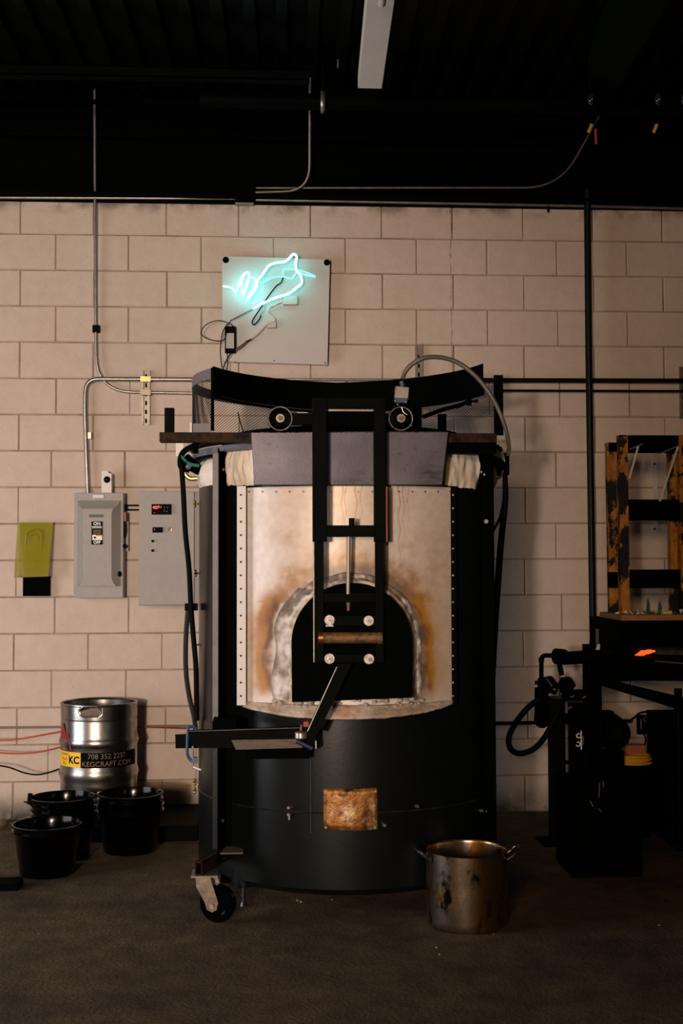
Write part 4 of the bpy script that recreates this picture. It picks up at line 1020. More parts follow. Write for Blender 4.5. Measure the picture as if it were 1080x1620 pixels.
mb = MB(); mb.prism([at(366, 1171, Ya_+0.012), at(478, 1169, Ya_+0.012), at(478, 1183, Ya_+0.012), at(373, 1186, Ya_+0.012)], (0, 0.02, 0)); mb.build('arm_spacer', TAN, fur)
mb = MB(); mb.prism([at(388, 1186, Ya_+0.035), at(490, 1183, Ya_+0.035), at(490, 1200, Ya_+0.035), at(388, 1201, Ya_+0.035)], (0, 0.02, 0)); mb.build('under_bar', BLACK2, fur)
bx(MB(), 336, 372, 1141, 1158, Ya_+0.02, 0.14).build('arm_bracket', BLACK2, fur)
# lever
Yv2 = Yfm-0.03
mb = MB(); mb.prism([at(534, 1050, Yv2), at(556, 1050, Yv2), at(502, 1162, Yv2-0.03), at(484, 1158, Yv2-0.03)], (0, 0.010, 0)); mb.build('door_lever', BLACK, fur)
MB().bar(at(532.5, 1055, Yv2-0.001), at(486, 1157, Yv2-0.031), 0.004, 0.004).build('lever_edge', GALV, fur)
# pivot
Yk = Ya_-0.03
mb = MB(); mb.cyl(at(474, 1163, Yk), at(474, 1163, Yk)+Vector((0, 0.03, 0)), 0.001); 
MB().cyl(at(476, 1158, Yk), at(476, 1168, Yk), 0.024, seg=20).build('pivot_collar', ZINC, fur, bevel=0.003)
MB().cyl(at(469, 1172, Yk-0.02), at(494, 1184, Yk-0.02), 0.010, seg=12).build('pivot_grip', mat('dark_blue_grip', (0.012, 0.015, 0.05), 0.4), fur)
bx(MB(), 484, 500, 1154, 1183, Yk+0.01, 0.02).build('pivot_plate', BLACK, fur)
bx(MB(), 498.5, 500.5, 1172, 1184, Yk+0.006, 0.02).build('pivot_edge', GALV, fur)
bx(MB(), 480, 488, 1142, 1150, Yk+0.01, 0.02).build('pivot_tab', REDP, fur)
MB().cyl(at(476, 1156, Yk), at(477, 1147, Yk), 0.005, seg=8).build('pivot_pin', BRASS, fur)
MB().bar(at(472, 1171, Yk), at(483, 1178, Yk), 0.004, 0.01).build('pivot_web', GALV, fur)
# C-clamp on the arm
t = thing('c_clamp', at(306, 1215, Ya_), 'small blue C clamp gripping the left end of the horizontal arm', 'clamp')
Yc = Ya_+0.0
P = [at(a, b, Yc) for a, b in ((311, 1157), (308, 1151), (300, 1150), (297, 1156), (296, 1185), (297, 1195), (302, 1203), (310, 1205))]
MB().tube(smooth(P, 4), 0.0062, 8).build('frame', BLUEP, t)
bx(MB(), 305, 312, 1199, 1208, Yc-0.012, 0.024).build('screw_boss', BLUEP, t)
MB().cyl(at(305, 1180, Yc-0.0), at(305, 1216, Yc), 0.0045, seg=10).build('screw', GALV, t)
MB().cyl(at(305, 1213, Yc), at(318, 1218, Yc-0.02), 0.0038, seg=8).build('handle', WHITEP, t)
# rusted plate on drum
x0, x1, _, _, z0, z1 = rect(512, 597, 1248, 1314, CY-R-0.01, 0); V = []; fs = []; n_ = 16
for i in range(n_+1):
    X = x0+(x1-x0)*i/n_; Ys = CY-math.sqrt((R+0.008)**2-(X-CX)**2)
    for j in range(9): V.append((X, Ys-0.003*noise.noise(Vector((i*0.4, j*0.5, 0))), z0+(z1-z0)*j/8+0.002*math.sin(i*.5)))
for i in range(n_):
    for j in range(8): fs.append((i*9+j, (i+1)*9+j, (i+1)*9+j+1, i*9+j+1))
pl_ = MB().add(V, fs).build('patch_plate', PLATE, fur, recalc=False); so = pl_.modifiers.new('t', 'SOLIDIFY'); so.thickness = 0.003
for q in ((516, 1251.5), (593.5, 1251.5), (515, 1309), (593, 1309)):
    c = at(*q, CY-R-0.008); MB().cyl(c+Vector((0, 0.01, 0)), c+Vector((0, -0.004, 0)), 0.0055, seg=8).build('screw', BRASS, pl_)
# undercarriage and caster
def caster(dx, dy, mir=1, detail=True):
    return
Yc0 = -2.05
t0 = at(314, 1374, Yc0)
sx_ = scale(Yc0)
a = Vector((t0.x, Yc0, t0.z)); b_ = at(372, 1350, -1.70)
b_.z = a.z+0.0
mb = MB(); hwid = 6.2*sx_; hh_ = 10*sx_; dvec = (b_-a).normalized(); side_ = dvec.cross(Vector((0, 0, 1))).normalized()
tk = 0.004
for (s0, s1, u0, u1) in ((-hwid, -hwid+tk, -hh_, hh_), (hwid-tk, hwid, -hh_, hh_), (-hwid, hwid, hh_-tk, hh_), (-hwid, hwid, -hh_, -hh_+tk)):
    c4 = [a+side_*s0+Vector((0, 0, u0)), a+side_*s1+Vector((0, 0, u0)), a+side_*s1+Vector((0, 0, u1)), a+side_*s0+Vector((0, 0, u1))]
    mb.prism(c4, (b_-a))
mb.build('outrigger_tube', RUST, fur)
MB().box(b_.x-0.06, b_.x+0.2, b_.y-0.03, b_.y+0.3, 0.075, 0.10).build('chassis_plate', BLACK2, fur)
cw_ = at(345, 1424, -2.02); rw = 0.0725
whl = Vector((cw_.x, -2.02, rw))
mb = MB(); 
def wheel(mb, c, r, w_, ax):
    ax = Vector(ax).normalized(); prof = [(0.0, w_*.35), (r*.55, w_*.35), (r*.62, w_*.5), (r*.9, w_*.5), (r, w_*.3), (r, -w_*.3), (r*.9, -w_*.5), (r*.62, -w_*.5), (r*.55, -w_*.35), (0.0, -w_*.35)]
    e1 = Vector((0, 0, 1)); e2 = ax.cross(e1).normalized(); V = []; fs = []; n_ = 36; P_ = len(prof)
    for k in range(n_):
        a_ = 2*PI*k/n_
        for r_, y_ in prof: V.append(c+ax*y_+(e1*math.cos(a_)+e2*math.sin(a_))*r_)
    for k in range(n_):
        j = (k+1) % n_
        for i in range(P_-1): fs.append((k*P_+i, j*P_+i, j*P_+i+1, k*P_+i+1))
    mb.add(V, fs)
ax = Vector((-0.35, -0.94, 0)).normalized()
wheel(mb, whl, rw, 0.045, ax); cas = mb.build('caster', GLOSSB, fur)
fk = Vector(ax)*0.032
topc = at(328, 1392, -2.03); botc = whl+fk; 
mb = MB(); e2 = Vector((1, 0, 0))
tz = a.z-hh_-0.006
tp = at(326, 1391, botc.y); bt = botc; 
poly = [Vector((tp.x-0.030, bt.y, tz)), Vector((tp.x+0.026, bt.y, tz)), Vector((bt.x+0.024, bt.y, bt.z+0.010)), Vector((bt.x+0.018, bt.y, bt.z-0.018)), Vector((bt.x, bt.y, bt.z-0.027)), Vector((bt.x-0.020, bt.y, bt.z-0.016)), Vector((bt.x-0.028, bt.y, bt.z+0.012)), Vector((tp.x-0.026, bt.y, tz-0.04))]
poly = [p+Vector((-0.012, 0, 0)) for p in poly]
mb.prism(poly, (0, 0.004, 0)); mb.prism([p-fk*2 for p in poly], (0, 0.004, 0)); mb.build('caster_fork', mat('worn_fork', (0.26, 0.22, 0.17), 0.5, 0.3, (0.14, 0.10, 0.07), 25, 0.2), cas)
c = bt+Vector((-0.012, 0, -0.002)); MB().cyl(c, c+Vector((0, -0.012, 0)), 0.010, seg=6).build('axle_bolt', ZINC, cas)
MB().box(tp.x-0.058, tp.x+0.045, bt.y-0.02, bt.y+0.09, tz, tz+0.006, ).build('caster_plate', GALVD, cas)
# bolt heads on tube
for q in ((362, 1349), (355, 1357)):
    c = at(*q, -1.9); MB().box(c.x-0.008, c.x+0.008, c.y-0.008, c.y+0.008, c.z-0.006, c.z+0.006).build('bolt', BLACK, fur)
MB().box(a.x+0.07, a.x+0.17, -1.93, -1.80, a.z+hh_, a.z+hh_+0.006).build('outrigger_cap', TAN, fur)
# levelling foot
fp = onz(385, 1433, 0.0)
mb = MB(); mb.cyl(fp, fp+Vector((0, 0, 0.016)), 0.014, 0.010, seg=16); mb.cyl(fp+Vector((0, 0, 0.016)), fp+Vector((0, 0, 0.1)), 0.0055, seg=10); mb.cyl(fp+Vector((0, 0, 0.04)), fp+Vector((0, 0, 0.05)), 0.010, seg=6); mb.build('levelling_foot', GALVD, fur)
mb = MB(); mb.cyl(fp+Vector((0, 0, 0.085)), fp+Vector((0, 0, 0.16)), 0.05, seg=24); mb.build('foot_socket', DRUM, fur)
for (dx, dy) in ((0.42, -0.30), (-0.42, 0.35), (0.42, 0.35)):
    c = Vector((CX+dx, CY+dy, 0)); mb = MB(); wheel(mb, c+Vector((0, 0, 0.045)), 0.045, 0.035, (0, -1, 0)); mb.build('caster', RUBBER, fur)

# ------------------------------------------------------------------ stock pot
pd = onz(738, 1480, 0); PR = 0.157; pcx = at(738, 1420, pd.y+PR).x; pcy = pd.y+PR; ph_ = 0.288
t = thing('stock_pot', (pcx, pcy, 0), 'dented stained steel stock pot standing on the floor before the furnace', 'pot')
def dent(r, z, a):
    return r*(1+0.012*noise.noise(Vector((math.sin(a)*1.6, math.cos(a)*1.6, z*7)))), z
tl = 0.0
mb = MB(); prof = [(0.0, 0.003), (PR-0.008, 0.0), (PR-0.001, 0.008)]+[(PR, 0.01+(ph_-0.012)*k/12) for k in range(13)]+[(PR+0.003, ph_), (PR+0.001, ph_+0.002), (PR-0.002, ph_-0.002)]+[(PR-0.003, ph_-0.01-(ph_-0.02)*k/10) for k in range(11)]+[(0.0, 0.008)]
mb.lathe(prof, pcx, pcy, 72, fn=dent); mb.build('body', POT, t, ang=50)
for sgn in (-1, 1):
    ang_ = 0.25; c = Vector((pcx+sgn*PR, pcy-0.02, ph_-0.03)); o_ = Vector((sgn, -0.12*1, 0)).normalized(); tan_ = Vector((o_.y, -o_.x, 0))
    P = [c+tan_*0.045+o_*-0.004, c+tan_*0.045+o_*0.02+Vector((0, 0, 0.018)), c+tan_*0.03+o_*0.042+Vector((0, 0, 0.036)), c-tan_*0.03+o_*0.042+Vector((0, 0, 0.036)), c-tan_*0.045+o_*0.02+Vector((0, 0, 0.018)), c-tan_*0.045+o_*-0.004]
    MB().tube(smooth(P, 6), 0.0052, 10).build('handle', STAIN, t)

# ------------------------------------------------------------------ platform, keg, buckets
SLAB = mat('dark_slab', (0.002, 0.002, 0.0019), 0.6, 0, (0.0012, 0.0012, 0.0012), 10, 0.3, 40, spec=0.03)
xa = at(85, 1300, -0.3).x; xb = at(318, 1300, -0.3).x
zk = 0.075
tag(MB().box(xa, xb, -0.60, -0.02, 0, zk).build('platform', SLAB, bevel=0.006), 'low dark platform on the floor along the wall, carrying the keg', 'platform')
kc = at(157, 1110, -0.27); kx, ky, KR = kc.x, -0.27, 0.201
kz1 = 0.672
t = thing('keg', (kx, ky, zk), 'worn stainless steel beer keg with a yellow and black sticker band', 'keg')
def Z(py): return at(157, py, ky-KR).z
prof = [(KR-0.03, zk), (KR-0.012, zk+0.004), (KR-0.010, zk+0.05), (KR, zk+0.09)]
prof += [(KR-0.001, Z(1243)), (KR+0.002, Z(1236)), (KR+0.008, Z(1229)), (KR+0.002, Z(1223)), (KR-0.001, Z(1219)), (KR-0.001, Z(1187)), (KR+0.002, Z(1183)), (KR+0.008, Z(1178)), (KR+0.002, Z(1173)), (KR-0.002, Z(1169)), (KR-0.002, Z(1145)), (KR-0.006, Z(1141))]
dome = [(KR-0.02, Z(1140)), (KR-0.06, Z(1134)), (0.05, Z(1128)), (0.0, Z(1127))]
body = MB().lathe(prof+dome, kx, ky, 72).build('body', STAIN, t, ang=50)
# chime collar with hand hole
V = []; fs = []; na = 144; zc0 = Z(1142); zc1 = kz1-0.006; nz_ = 14; idx = {}
def hole(a, z):
    da = (a+0.10)*KR; dz = z-Z(1126.5)
    return (abs(da) < 0.032 and abs(dz) < 0.024) or (abs(da) < 0.056 and math.hypot(max(0, abs(da)-0.032), dz) < 0.024)
mb = MB()
for k in range(na):
    for j in range(nz_):
        a0_ = -PI+2*PI*k/na; a1_ = -PI+2*PI*(k+1)/na; za = zc0+(zc1-zc0)*j/nz_; zb_ = zc0+(zc1-zc0)*(j+1)/nz_
        if hole((a0_+a1_)/2, (za+zb_)/2): continue
        q = []
        for (a_, z_) in ((a0_, za), (a1_, za), (a1_, zb_), (a0_, zb_)): q.append((kx+(KR-0.001)*math.sin(a_), ky-(KR-0.001)*math.cos(a_), z_))
        mb.add(q, [(0, 1, 2, 3)])
o = mb.build('collar', STAIN, t, recalc=False, ang=60)
bm = bmesh.new(); bm.from_mesh(o.data); bmesh.ops.remove_doubles(bm, verts=bm.verts, dist=1e-5); bm.to_mesh(o.data); bm.free()
so = o.modifiers.new('t', 'SOLIDIFY'); so.thickness = 0.004; so.offset = -1
MB().tube([(kx+(KR-0.004)*math.sin(a), ky-(KR-0.004)*math.cos(a), kz1-0.006) for a in [2*PI*k/72 for k in range(72)]], 0.0068, 8, closed=True).build('rolled_rim', STAIN, t)
P = []
for k in range(40):
    a_ = 2*PI*k/40; u = 0.032*(1 if math.cos(a_) > 0 else -1)+0.024*math.cos(a_); v = 0.0245*math.sin(a_)
    an = u/KR-0.10; P.append((kx+KR*math.sin(an), ky-KR*math.cos(an), Z(1126.5)+v))
MB().tube(P, 0.0045, 8, closed=True).build('hand_hole_lip', STAIN, t)
def band(px0, px1, pya, pyb, m_, name, par, rr=KR+0.0012):
    s0 = (px0-156)/59.0; s1 = (px1-156)/59.0; a0_ = math.asin(max(-1, s0)); a1_ = math.asin(min(1, s1)); n_ = 20; V = []; fs = []
    for i in range(n_+1):
        a_ = a0_+(a1_-a0_)*i/n_
        for z in (Z(pyb), Z(pya)): V.append((kx+rr*math.sin(a_), ky-rr*math.cos(a_), z))
    for i in range(n_): fs.append((2*i, 2*i+2, 2*i+3, 2*i+1))
    return MB().add(V, fs).build(name, m_, par, recalc=False)
def ktext(s, size, ang_c, py_, m_, par, name='lettering', bold=0.0, rr=KR+0.0026, rot=0):
    vs_, fs_ = text_geo(s, size, bold); V = []
    for v in vs_:
        x_ = v.x*math.cos(rot)-v.y*math.sin(rot); y_ = v.x*math.sin(rot)+v.y*math.cos(rot)
        a_ = ang_c+x_/rr; V.append((kx+rr*math.sin(a_), ky-rr*math.cos(a_), Z(py_)+y_))
    return MB().add(V, fs_).build(name, m_, par, recalc=False)
yl = band(97.3, 136, 1191, 1215, YELLP, 'yellow_sticker', body)
bl = band(136.5, 213, 1191.5, 1215.5, BLK, 'black_sticker', body)
ktext('KC', 0.052, math.asin((125-156)/59), 1204, BLK, yl, bold=0.0015)
for s_, p_ in (('CLEANED', 1195.5), ('FILLED', 1203), ('KEG', 1210)): ktext(s_, 0.020, -0.92, p_, mat('brown_print_'+s_, (0.22, 0.08, 0.02), 0.6), yl)
ktext('708 352 2237', 0.037, 0.35, 1197.5, mat('dull_tan_print', (0.16, 0.12, 0.08), 0.6), bl)
ktext('KEGCRAFT.COM', 0.037, 0.37, 1209.5, mat('dull_orange_print', (0.20, 0.09, 0.05), 0.6), bl)
ktext('A', 0.135, -1.02, 1165, REDP, body, 'red_letter', bold=0.006)
mb = MB()
for (a_, z_, l_) in ((-0.78, 1165, 0.02), (-0.66, 1182, 0.03)):
    q = [(a_-0.02, Z(z_)+l_), (a_+0.03, Z(z_)+l_*.6), (a_+0.06, Z(z_)-l_), (a_+0.01, Z(z_)-l_*.4)]
    mb.add([(kx+(KR+0.0095)*math.sin(p), ky-(KR+0.0095)*math.cos(p), zq) for p, zq in q], [(0, 1, 2, 3)])
mb.build('red_smear', REDP, body, recalc=False)

def bucket(loc, Rt, h, label, group, handle=True, Rb=None):
    Rb = Rb or Rt*0.80
    t = thing('bucket', loc, label, 'bucket', group); x, y, z = loc
    prof = [(0, z+0.004), (Rb-0.006, z), (Rb, z+0.006), (Rt-0.007, z+h-0.03), (Rt-0.005, z+h-0.028), (Rt-0.004, z+h-0.012), (Rt+0.004, z+h-0.008), (Rt+0.006, z+h), (Rt-0.002, z+h+0.002), (Rt-0.006, z+h-0.01), (Rt-0.0085, z+h-0.03), (Rb-0.0025, z+0.009), (0, z+0.007)]
    MB().lathe(prof, x, y, 64).build('body', GLOSSB, t, ang=40)
    MB().lathe([(Rt-0.002, z+h-0.03), (Rt+0.006, z+h-0.03), (Rt+0.006, z+h-0.026), (Rt-0.002, z+h-0.024)], x, y, 64).build('ridge', GLOSSB, t)
    if handle:
        P = [(x+Rt*math.cos(a)*1.02, y-Rt*0.55*math.sin(a)-0.02, z+h-0.03-0.06*math.sin(a)) for a in [PI*k/20 for k in range(21)]]
        MB().tube(P, 0.0025, 6).build('bail_handle', BLACK, t)
    return t
p = at(75, 1330, -1.20)
bucket((p.x, -1.20, 0), 0.153, 0.225, 'glossy black bucket standing alone at the front left of the bucket cluster', None, False)
p = at(99, 1330, -0.92)
for k in range(4):
    nm = ('lowest', 'second lowest', 'third', 'topmost')[k]
    tops = bucket((p.x-0.003*k, -0.88-0.0*k, 0.003+0.026*k), 0.150, 0.205, 'black bucket, %s of the nested stack left of the keg front' % nm, 'nested black buckets', False)
c = at(48, 1262, -0.9)
mb = MB(); mb.bar(c+Vector((-0.005, 0, -0.03)), c+Vector((0.0, 0, 0.02)), 0.02, 0.02); mb.bar(c+Vector((-0.03, 0, -0.02)), c+Vector((0.0, 0, -0.022)), 0.006, 0.006)
mb.build('handle_end', BLK, tops)
p = at(198, 1330, -0.80)
for k in range(2):
    bucket((p.x+0.022, -0.79-0.0*k, 0.002+0.055*k), 0.160 if k == 0 else 0.155, 0.225, 'black bucket in front of the keg, %s of two nested' % ('lower' if k == 0 else 'upper'), 'black buckets before the keg', k == 1)
# hoses to the keg
def hose(name, pts, r, m_, lab, cat, par=None):
    return tag(MB().tube(smooth([at(*p) for p in pts], 8), r, 8).build(name, m_, par), lab, cat)
hose('air_hose', [(-30, 1171, -0.25), (20, 1170.5, -0.25), (60, 1164, -0.25), (99, 1157, -0.2)], 0.0042, ORHOSE, 'upper thin orange hose coming in from the left border to the keg', 'hose')
hose('air_hose', [(-30, 1189, -0.25), (20, 1192, -0.25), (60, 1190, -0.25), (99, 1181, -0.2)], 0.0042, ORHOSE, 'lower thin orange hose coming in from the left border to the keg', 'hose')
hose('extension_cord', [(-30, 1209, -0.25), (10, 1213, -0.25), (40, 1223, -0.25), (65, 1225, -0.25), (99, 1215, -0.2)], 0.0042, BLK, 'black cord sagging from the left border to the keg', 'cord')
hose('air_hose', [(205, 1150, -0.06), (250, 1151, -0.06), (292, 1152.5, -0.06)], 0.004, REDP, 'thin red hose on the wall between keg and furnace', 'hose')
tag(MB().sphere(onz(5, 1303, 0.03), 0.03, 0.8).build('rubble', FLOORM), 'small brown lump on the floor at the left border', 'rubble')
tag(MB().box(at(-20, 1390, -1.5).x-0.5, at(28, 1390, -1.5).x, -1.50, -1.38, 0, 0.03).build('floor_bar', BLACK2), 'low black bar on the floor cut by the left border', 'bar')

# ------------------------------------------------------------------ right-hand bench (black reheating bench)
Yb1 = -1.05
bench = thing('steel_bench', (at(1000, 1300, Yb1).x, Yb1, 0), 'black steel reheating bench with a glowing slot, cut by the right border', 'bench')
xr = at(1200, 1000, Yb1).x
a = rectr(932, 1200, 982, 1024, Yb1, 0.55); MB().box(*a).build('hood_box', BLACK2, bench, bevel=0.003)
a = rectr(932, 1003, 1024, 1050, Yb1, 0.55); MB().box(*a).build('side_cheek', BLACK2, bench)
BRICK = mat('fire_brick', (0.05, 0.042, 0.03), 0.9, 0, (0.02, 0.016, 0.012), 20, 0.5, 40)
a = rect(975, 1200, 1022, 1046, Yb1+0.25, 0.1); MB().box(*a).build('fire_lining', BRICK, bench)
mb = MB(); mb.prism([at(975, 1030, Yb1-0.02), at(1003, 1040, Yb1-0.02), at(1200, 1045, Yb1-0.02), at(1200, 1078, Yb1-0.02), at(1000, 1077, Yb1-0.02), at(968, 1080, Yb1-0.02), at(966, 1040, Yb1-0.02)], (0, 0.45, 0)); mb.build('trough', BLACK2, bench)
MB().bar(at(1035, 1046, Yb1-0.022), at(1100, 1051, Yb1-0.022), 0.005, 0.004).build('pale_edge', TAN, bench)  # pale line along the trough edge
mb = MB(); mb.prism([at(948, 1071, Yb1-0.0), at(1090, 1106, Yb1-0.0), at(1090, 1128, Yb1-0.0), at(948, 1084, Yb1-0.0)], (0, 0.03, 0)); mb.build('brace', BLACK2, bench)
a = rect(938, 953, 1020, 1400, Yb1, 0.05); MB().box(a[0], a[1], a[2], a[3], 0, a[5]).build('leg', BLACK2, bench)
a = rect(1070, 1082, 1090, 1400, Yb1+0.05, 0.05); MB().cyl((a[0]+0.02, Yb1+0.07, 0), (a[0]+0.02, Yb1+0.07, a[5]), 0.02, seg=20).build('leg', GLOSSB, bench)
a = rect(928, 950, 1020, 1400, Yb1+0.48, 0.07); MB().box(a[0], a[1], a[2], a[3], 0, a[5]).build('leg', BLACK2, bench)
# green paint streak and pale scrap
bx(MB(), 942, 947, 995, 1018, Yb1-0.002, 0.003).build('paint_streak', mat('green_grey_streak', (0.03, 0.055, 0.05), 0.6), bench)
MB().prism([at(942, 1028, Yb1-0.006), at(944, 1019, Yb1-0.006), at(949, 1019, Yb1-0.006), at(948.5, 1028, Yb1-0.006)], (0, 0.004, 0)).build('paper_tab', WASH, bench)
# flame
Yf_ = Yb1+0.12
P = [at(x, y, Yf_) for x, y in ((1002, 1041), (1010, 1036), (1017, 1033), (1026, 1031), (1036, 1030))]
fl = MB().tube(smooth(P, 5), [(0.003+0.010*math.sin(PI*min(1, (i+2)/23)))*(1+0.12*math.sin(i*0.9)) for i in range(21)], 10).build('flame', FLAME); tag(fl, 'small orange flame glowing in the bench slot', 'flame')
# plank + glass shards
Ypk = Yb1+0.0
z_top = at(1000, 981.5, Yb1).z
a = rectr(948, 1200, 972.5, 981.5, Yb1+0.005, 0.40)
tag(MB().box(*a).build('plank', WOODB, bevel=0.002), 'ochre wooden plank lying on top of the black bench', 'plank')
zpl = a[5]
GSH = mat('clear_shard', (0.62, 0.60, 0.50), 0.08, 0, (0.35, 0.33, 0.24), 20, spec=0.8)
labs = []
rs = random.Random(3)
for k in range(26):
    px_ = 978+k*4.6+rs.uniform(-2, 2); Yk2 = Yb1+0.04+rs.uniform(0, 0.09); c = at(px_, 970, Yk2); sz_ = rs.uniform(0.008, 0.02); mb = MB()
    mb.add([Vector((c.x, c.y, zpl+sz_*0.6))+Vector((rs.uniform(-1, 1)*sz_*1.2, rs.uniform(-1, 1)*sz_*.6, rs.uniform(-0.58, 1.3)*sz_)) for _ in range(4)], [(0, 1, 2), (0, 3, 1), (1, 3, 2), (2, 3, 0)])
    zmin = min(v.z for v in mb.v)
    for v in mb.v: v.z += zpl-zmin+0.0005
    o = mb.build('glass_shard', GSH, ang=5); tag(o, 'one of the clear broken glass pieces heaped along the wooden plank', 'glass shard', 'clear glass shards on the plank')
for px_, h_, lab in ((1024.5, 25, 'dark green glass spike standing among the shards, left one'), (1043, 20, 'dark green glass spike standing among the shards, right one')):
    c = at(px_, 972, Yb1+0.1); s_ = scale(Yb1); mb = MB(); mb.cyl((c.x, c.y, zpl), (c.x+0.002, c.y, zpl+h_*s_*0.6), 0.011, 0.009, seg=7); mb.cyl((c.x+0.002, c.y, zpl+h_*s_*0.6), (c.x, c.y, zpl+h_*s_), 0.009, 0.003, seg=7)
    tag(mb.build('glass_spike', GLASSG, ang=5), lab, 'glass')
c0 = at(1047, 968, Yb1+0.03); c1 = at(1062, 966, Yb1+0.03)
tag(MB().cyl((c0.x, c0.y, zpl+0.010), (c1.x, c1.y, zpl+0.010), 0.010, seg=14).build('yellow_rod', mat('pale_yellow_glass', (0.55, 0.42, 0.14), 0.3)), 'short pale yellow rod lying on the plank near the right post', 'rod')
# scorched wooden rack
rk = thing('wooden_rack', (at(1015, 972, Yb1+0.2).x, Yb1+0.2, zpl), 'tall scorched orange wooden rack with charred cross boards on the plank', 'rack')
Yr_ = Yb1+0.16
def wpost(px0, px1, pyt, Y, d, tilt=0.0):
    x0, x1, _, _, z0, z1 = rect(px0, px1, pyt, 972, Y, d); mb = MB(); z0 = zpl
    n_ = 1
    mb.add([(x0+tilt, Y, z0), (x1+tilt, Y, z0), (x1+tilt, Y+d, z0), (x0+tilt, Y+d, z0), (x0, Y, z1), (x1, Y, z1), (x1, Y+d, z1), (x0, Y+d, z1)], [(3, 2, 1, 0), (4, 5, 6, 7), (0, 1, 5, 4), (1, 2, 6, 5), (2, 3, 7, 6), (3, 0, 4, 7)])
    return mb.build('post', CHARW, rk, bevel=0.002)
wpost(980.5, 994.5, 688, Yr_, 0.05); wpost(961, 975.5, 700, Yr_+0.12, 0.04, 0.006); wpost(1060, 1073, 692, Yr_+0.06, 0.05); wpost(1076, 1090, 688, Yr_, 0.05)
for (px0, px1, pya, pyb, dy) in ((994.5, 1077, 688.5, 716.5, 0.0), (994.5, 1077, 790, 823.5, 0.0), (994.5, 1077, 901, 930.5, 0.0)):
    bx(MB(), px0, px1, pya, pyb, Yr_+0.012+dy, 0.02).build('cross_board', CHAR, rk, bevel=0.002)
bx(MB(), 964, 984, 700, 714, Yr_+0.10, 0.03).build('cross_board', CHAR, rk)
bx(MB(), 963, 984, 905, 930, Yr_+0.10, 0.03).build('cross_board', CHAR, rk)
for (pa_, pb_) in (((1009, 706), (995, 757)), ((1072, 707), (1043, 793))):
    MB().bar(at(*pa_, Yr_-0.004), at(*pb_, Yr_-0.004), 0.010, 0.003).build('metal_stay', OFFW, rk)
for (pa_, pb_) in (((995, 711), (1017, 702)), ((1036, 721), (1080, 702))):
    MB().bar(at(*pa_, Yr_+0.006), at(*pb_, Yr_+0.006), 0.005, 0.003).build('metal_stay', GALVD, rk)
t = thing('wall_strip', at(1036, 840, 0), 'thin pale perforated metal strip screwed to the wall behind the wooden rack', 'strip')
bx(MB(), 1032.5, 1040, 722, 841, -0.008, 0.006).build('plate', OFFW, t)
for q in (734, 840-3): 
    c = at(1035, q, -0.008); MB().cyl(c, c+Vector((0, -0.004, 0)), 0.006, seg=10).build('screw', BLK, t)

# ------------------------------------------------------------------ burner plumbing
Yq = -0.85; s_ = scale(Yq)
t = thing('burner_pipe', at(905, 1041, Yq), 'thick black burner pipe with a round flange feeding the bench from the left', 'burner')
MB().tube([at(886, 1042, Yq), at(945, 1038, Yq-0.05)], 10.5*s_, 20).build('barrel', BLACK2, t)
c = at(883, 1038, Yq); MB().tube([c+Vector((-0.02, -0.02, 0)), c+Vector((0.035, 0.0, 0))], [13*s_, 11*s_], 20).build('flange', BLACK2, t, bevel=0.004)
MB().tube([at(884, 1046, Yq-0.02), at(888, 1068, Yq-0.02)], 4.2*s_, 14).build('pilot_stub', BLACK2, t)
MB().tube(bendpath([at(872, 1037, Yq), at(856, 1037, Yq), at(856, 1085, Yq)], 0.03), 0.0115, 12).build('elbow_pipe', BLACK2, t)
MB().cyl(at(856, 1041, Yq), at(856, 1047, Yq), 0.0145, seg=12).build('collar', BLACK2, t)
MB().tube(smooth([at(890, 1052, Yq-0.02), at(894, 1062, Yq-0.02), at(890, 1072, Yq-0.02)], 4), 0.002, 6).build('igniter_wire', WASH, t)
t = thing('gas_regulator', at(860, 1155, Yq), 'black gas valve train with two slanted caps above the steel post', 'valve')
mb = MB(); mb.cyl(at(857, 1073, Yq), at(857, 1088, Yq), 0.022, seg=14); mb.cyl(at(856, 1088, Yq), at(857, 1135, Yq), 0.034, 0.038, seg=16); mb.sphere(at(857, 1138, Yq), 0.040, 1.1); mb.build('body', BLACK2, t)
for yy in (1080, 1095, 1122, 1134): MB().cyl(at(846, yy, Yq), at(868, yy, Yq), 0.010, seg=8).build('lug', BLACK2, t)
mb = MB(); mb.prism([at(863, 1073, Yq-0.03), at(874, 1070.5, Yq-0.03), at(885, 1085, Yq-0.03), at(879, 1100, Yq-0.03), at(868, 1096, Yq-0.03)], (0, 0.06, 0)); mb.build('cap', BLACK2, t, bevel=0.002)
MB().bar(at(864, 1073, Yq-0.032), at(873, 1086, Yq-0.032), 0.003, 0.003).build('cap_edge', GREYP, t)
mb = MB(); mb.prism([at(892, 1073, Yq-0.03), at(904, 1072, Yq-0.03), at(911, 1084, Yq-0.03), at(906, 1092, Yq-0.03), at(896, 1104, Yq-0.03), at(884, 1086, Yq-0.03)], (0, 0.06, 0)); mb.build('cap', BLACK2, t, bevel=0.002)
MB().sphere(at(876.5, 1090.5, Yq-0.034), 0.007).build('screw', GREYP, t)
mb = MB(); mb.cyl(at(890, 1100, Yq), at(932, 1100, Yq), 0.030, seg=14); mb.cyl(at(890, 1135, Yq), at(932, 1135, Yq), 0.022, seg=14); mb.build('manifold', BLACK2, t)
for q in ((905, 1102), (924, 1103), (901, 1120)): MB().bar(at(q[0]-3, q[1]+1, Yq-0.034), at(q[0]+3, q[1]-1.5, Yq-0.034), 0.005, 0.003).build('fitting_glint', GALVD, t)
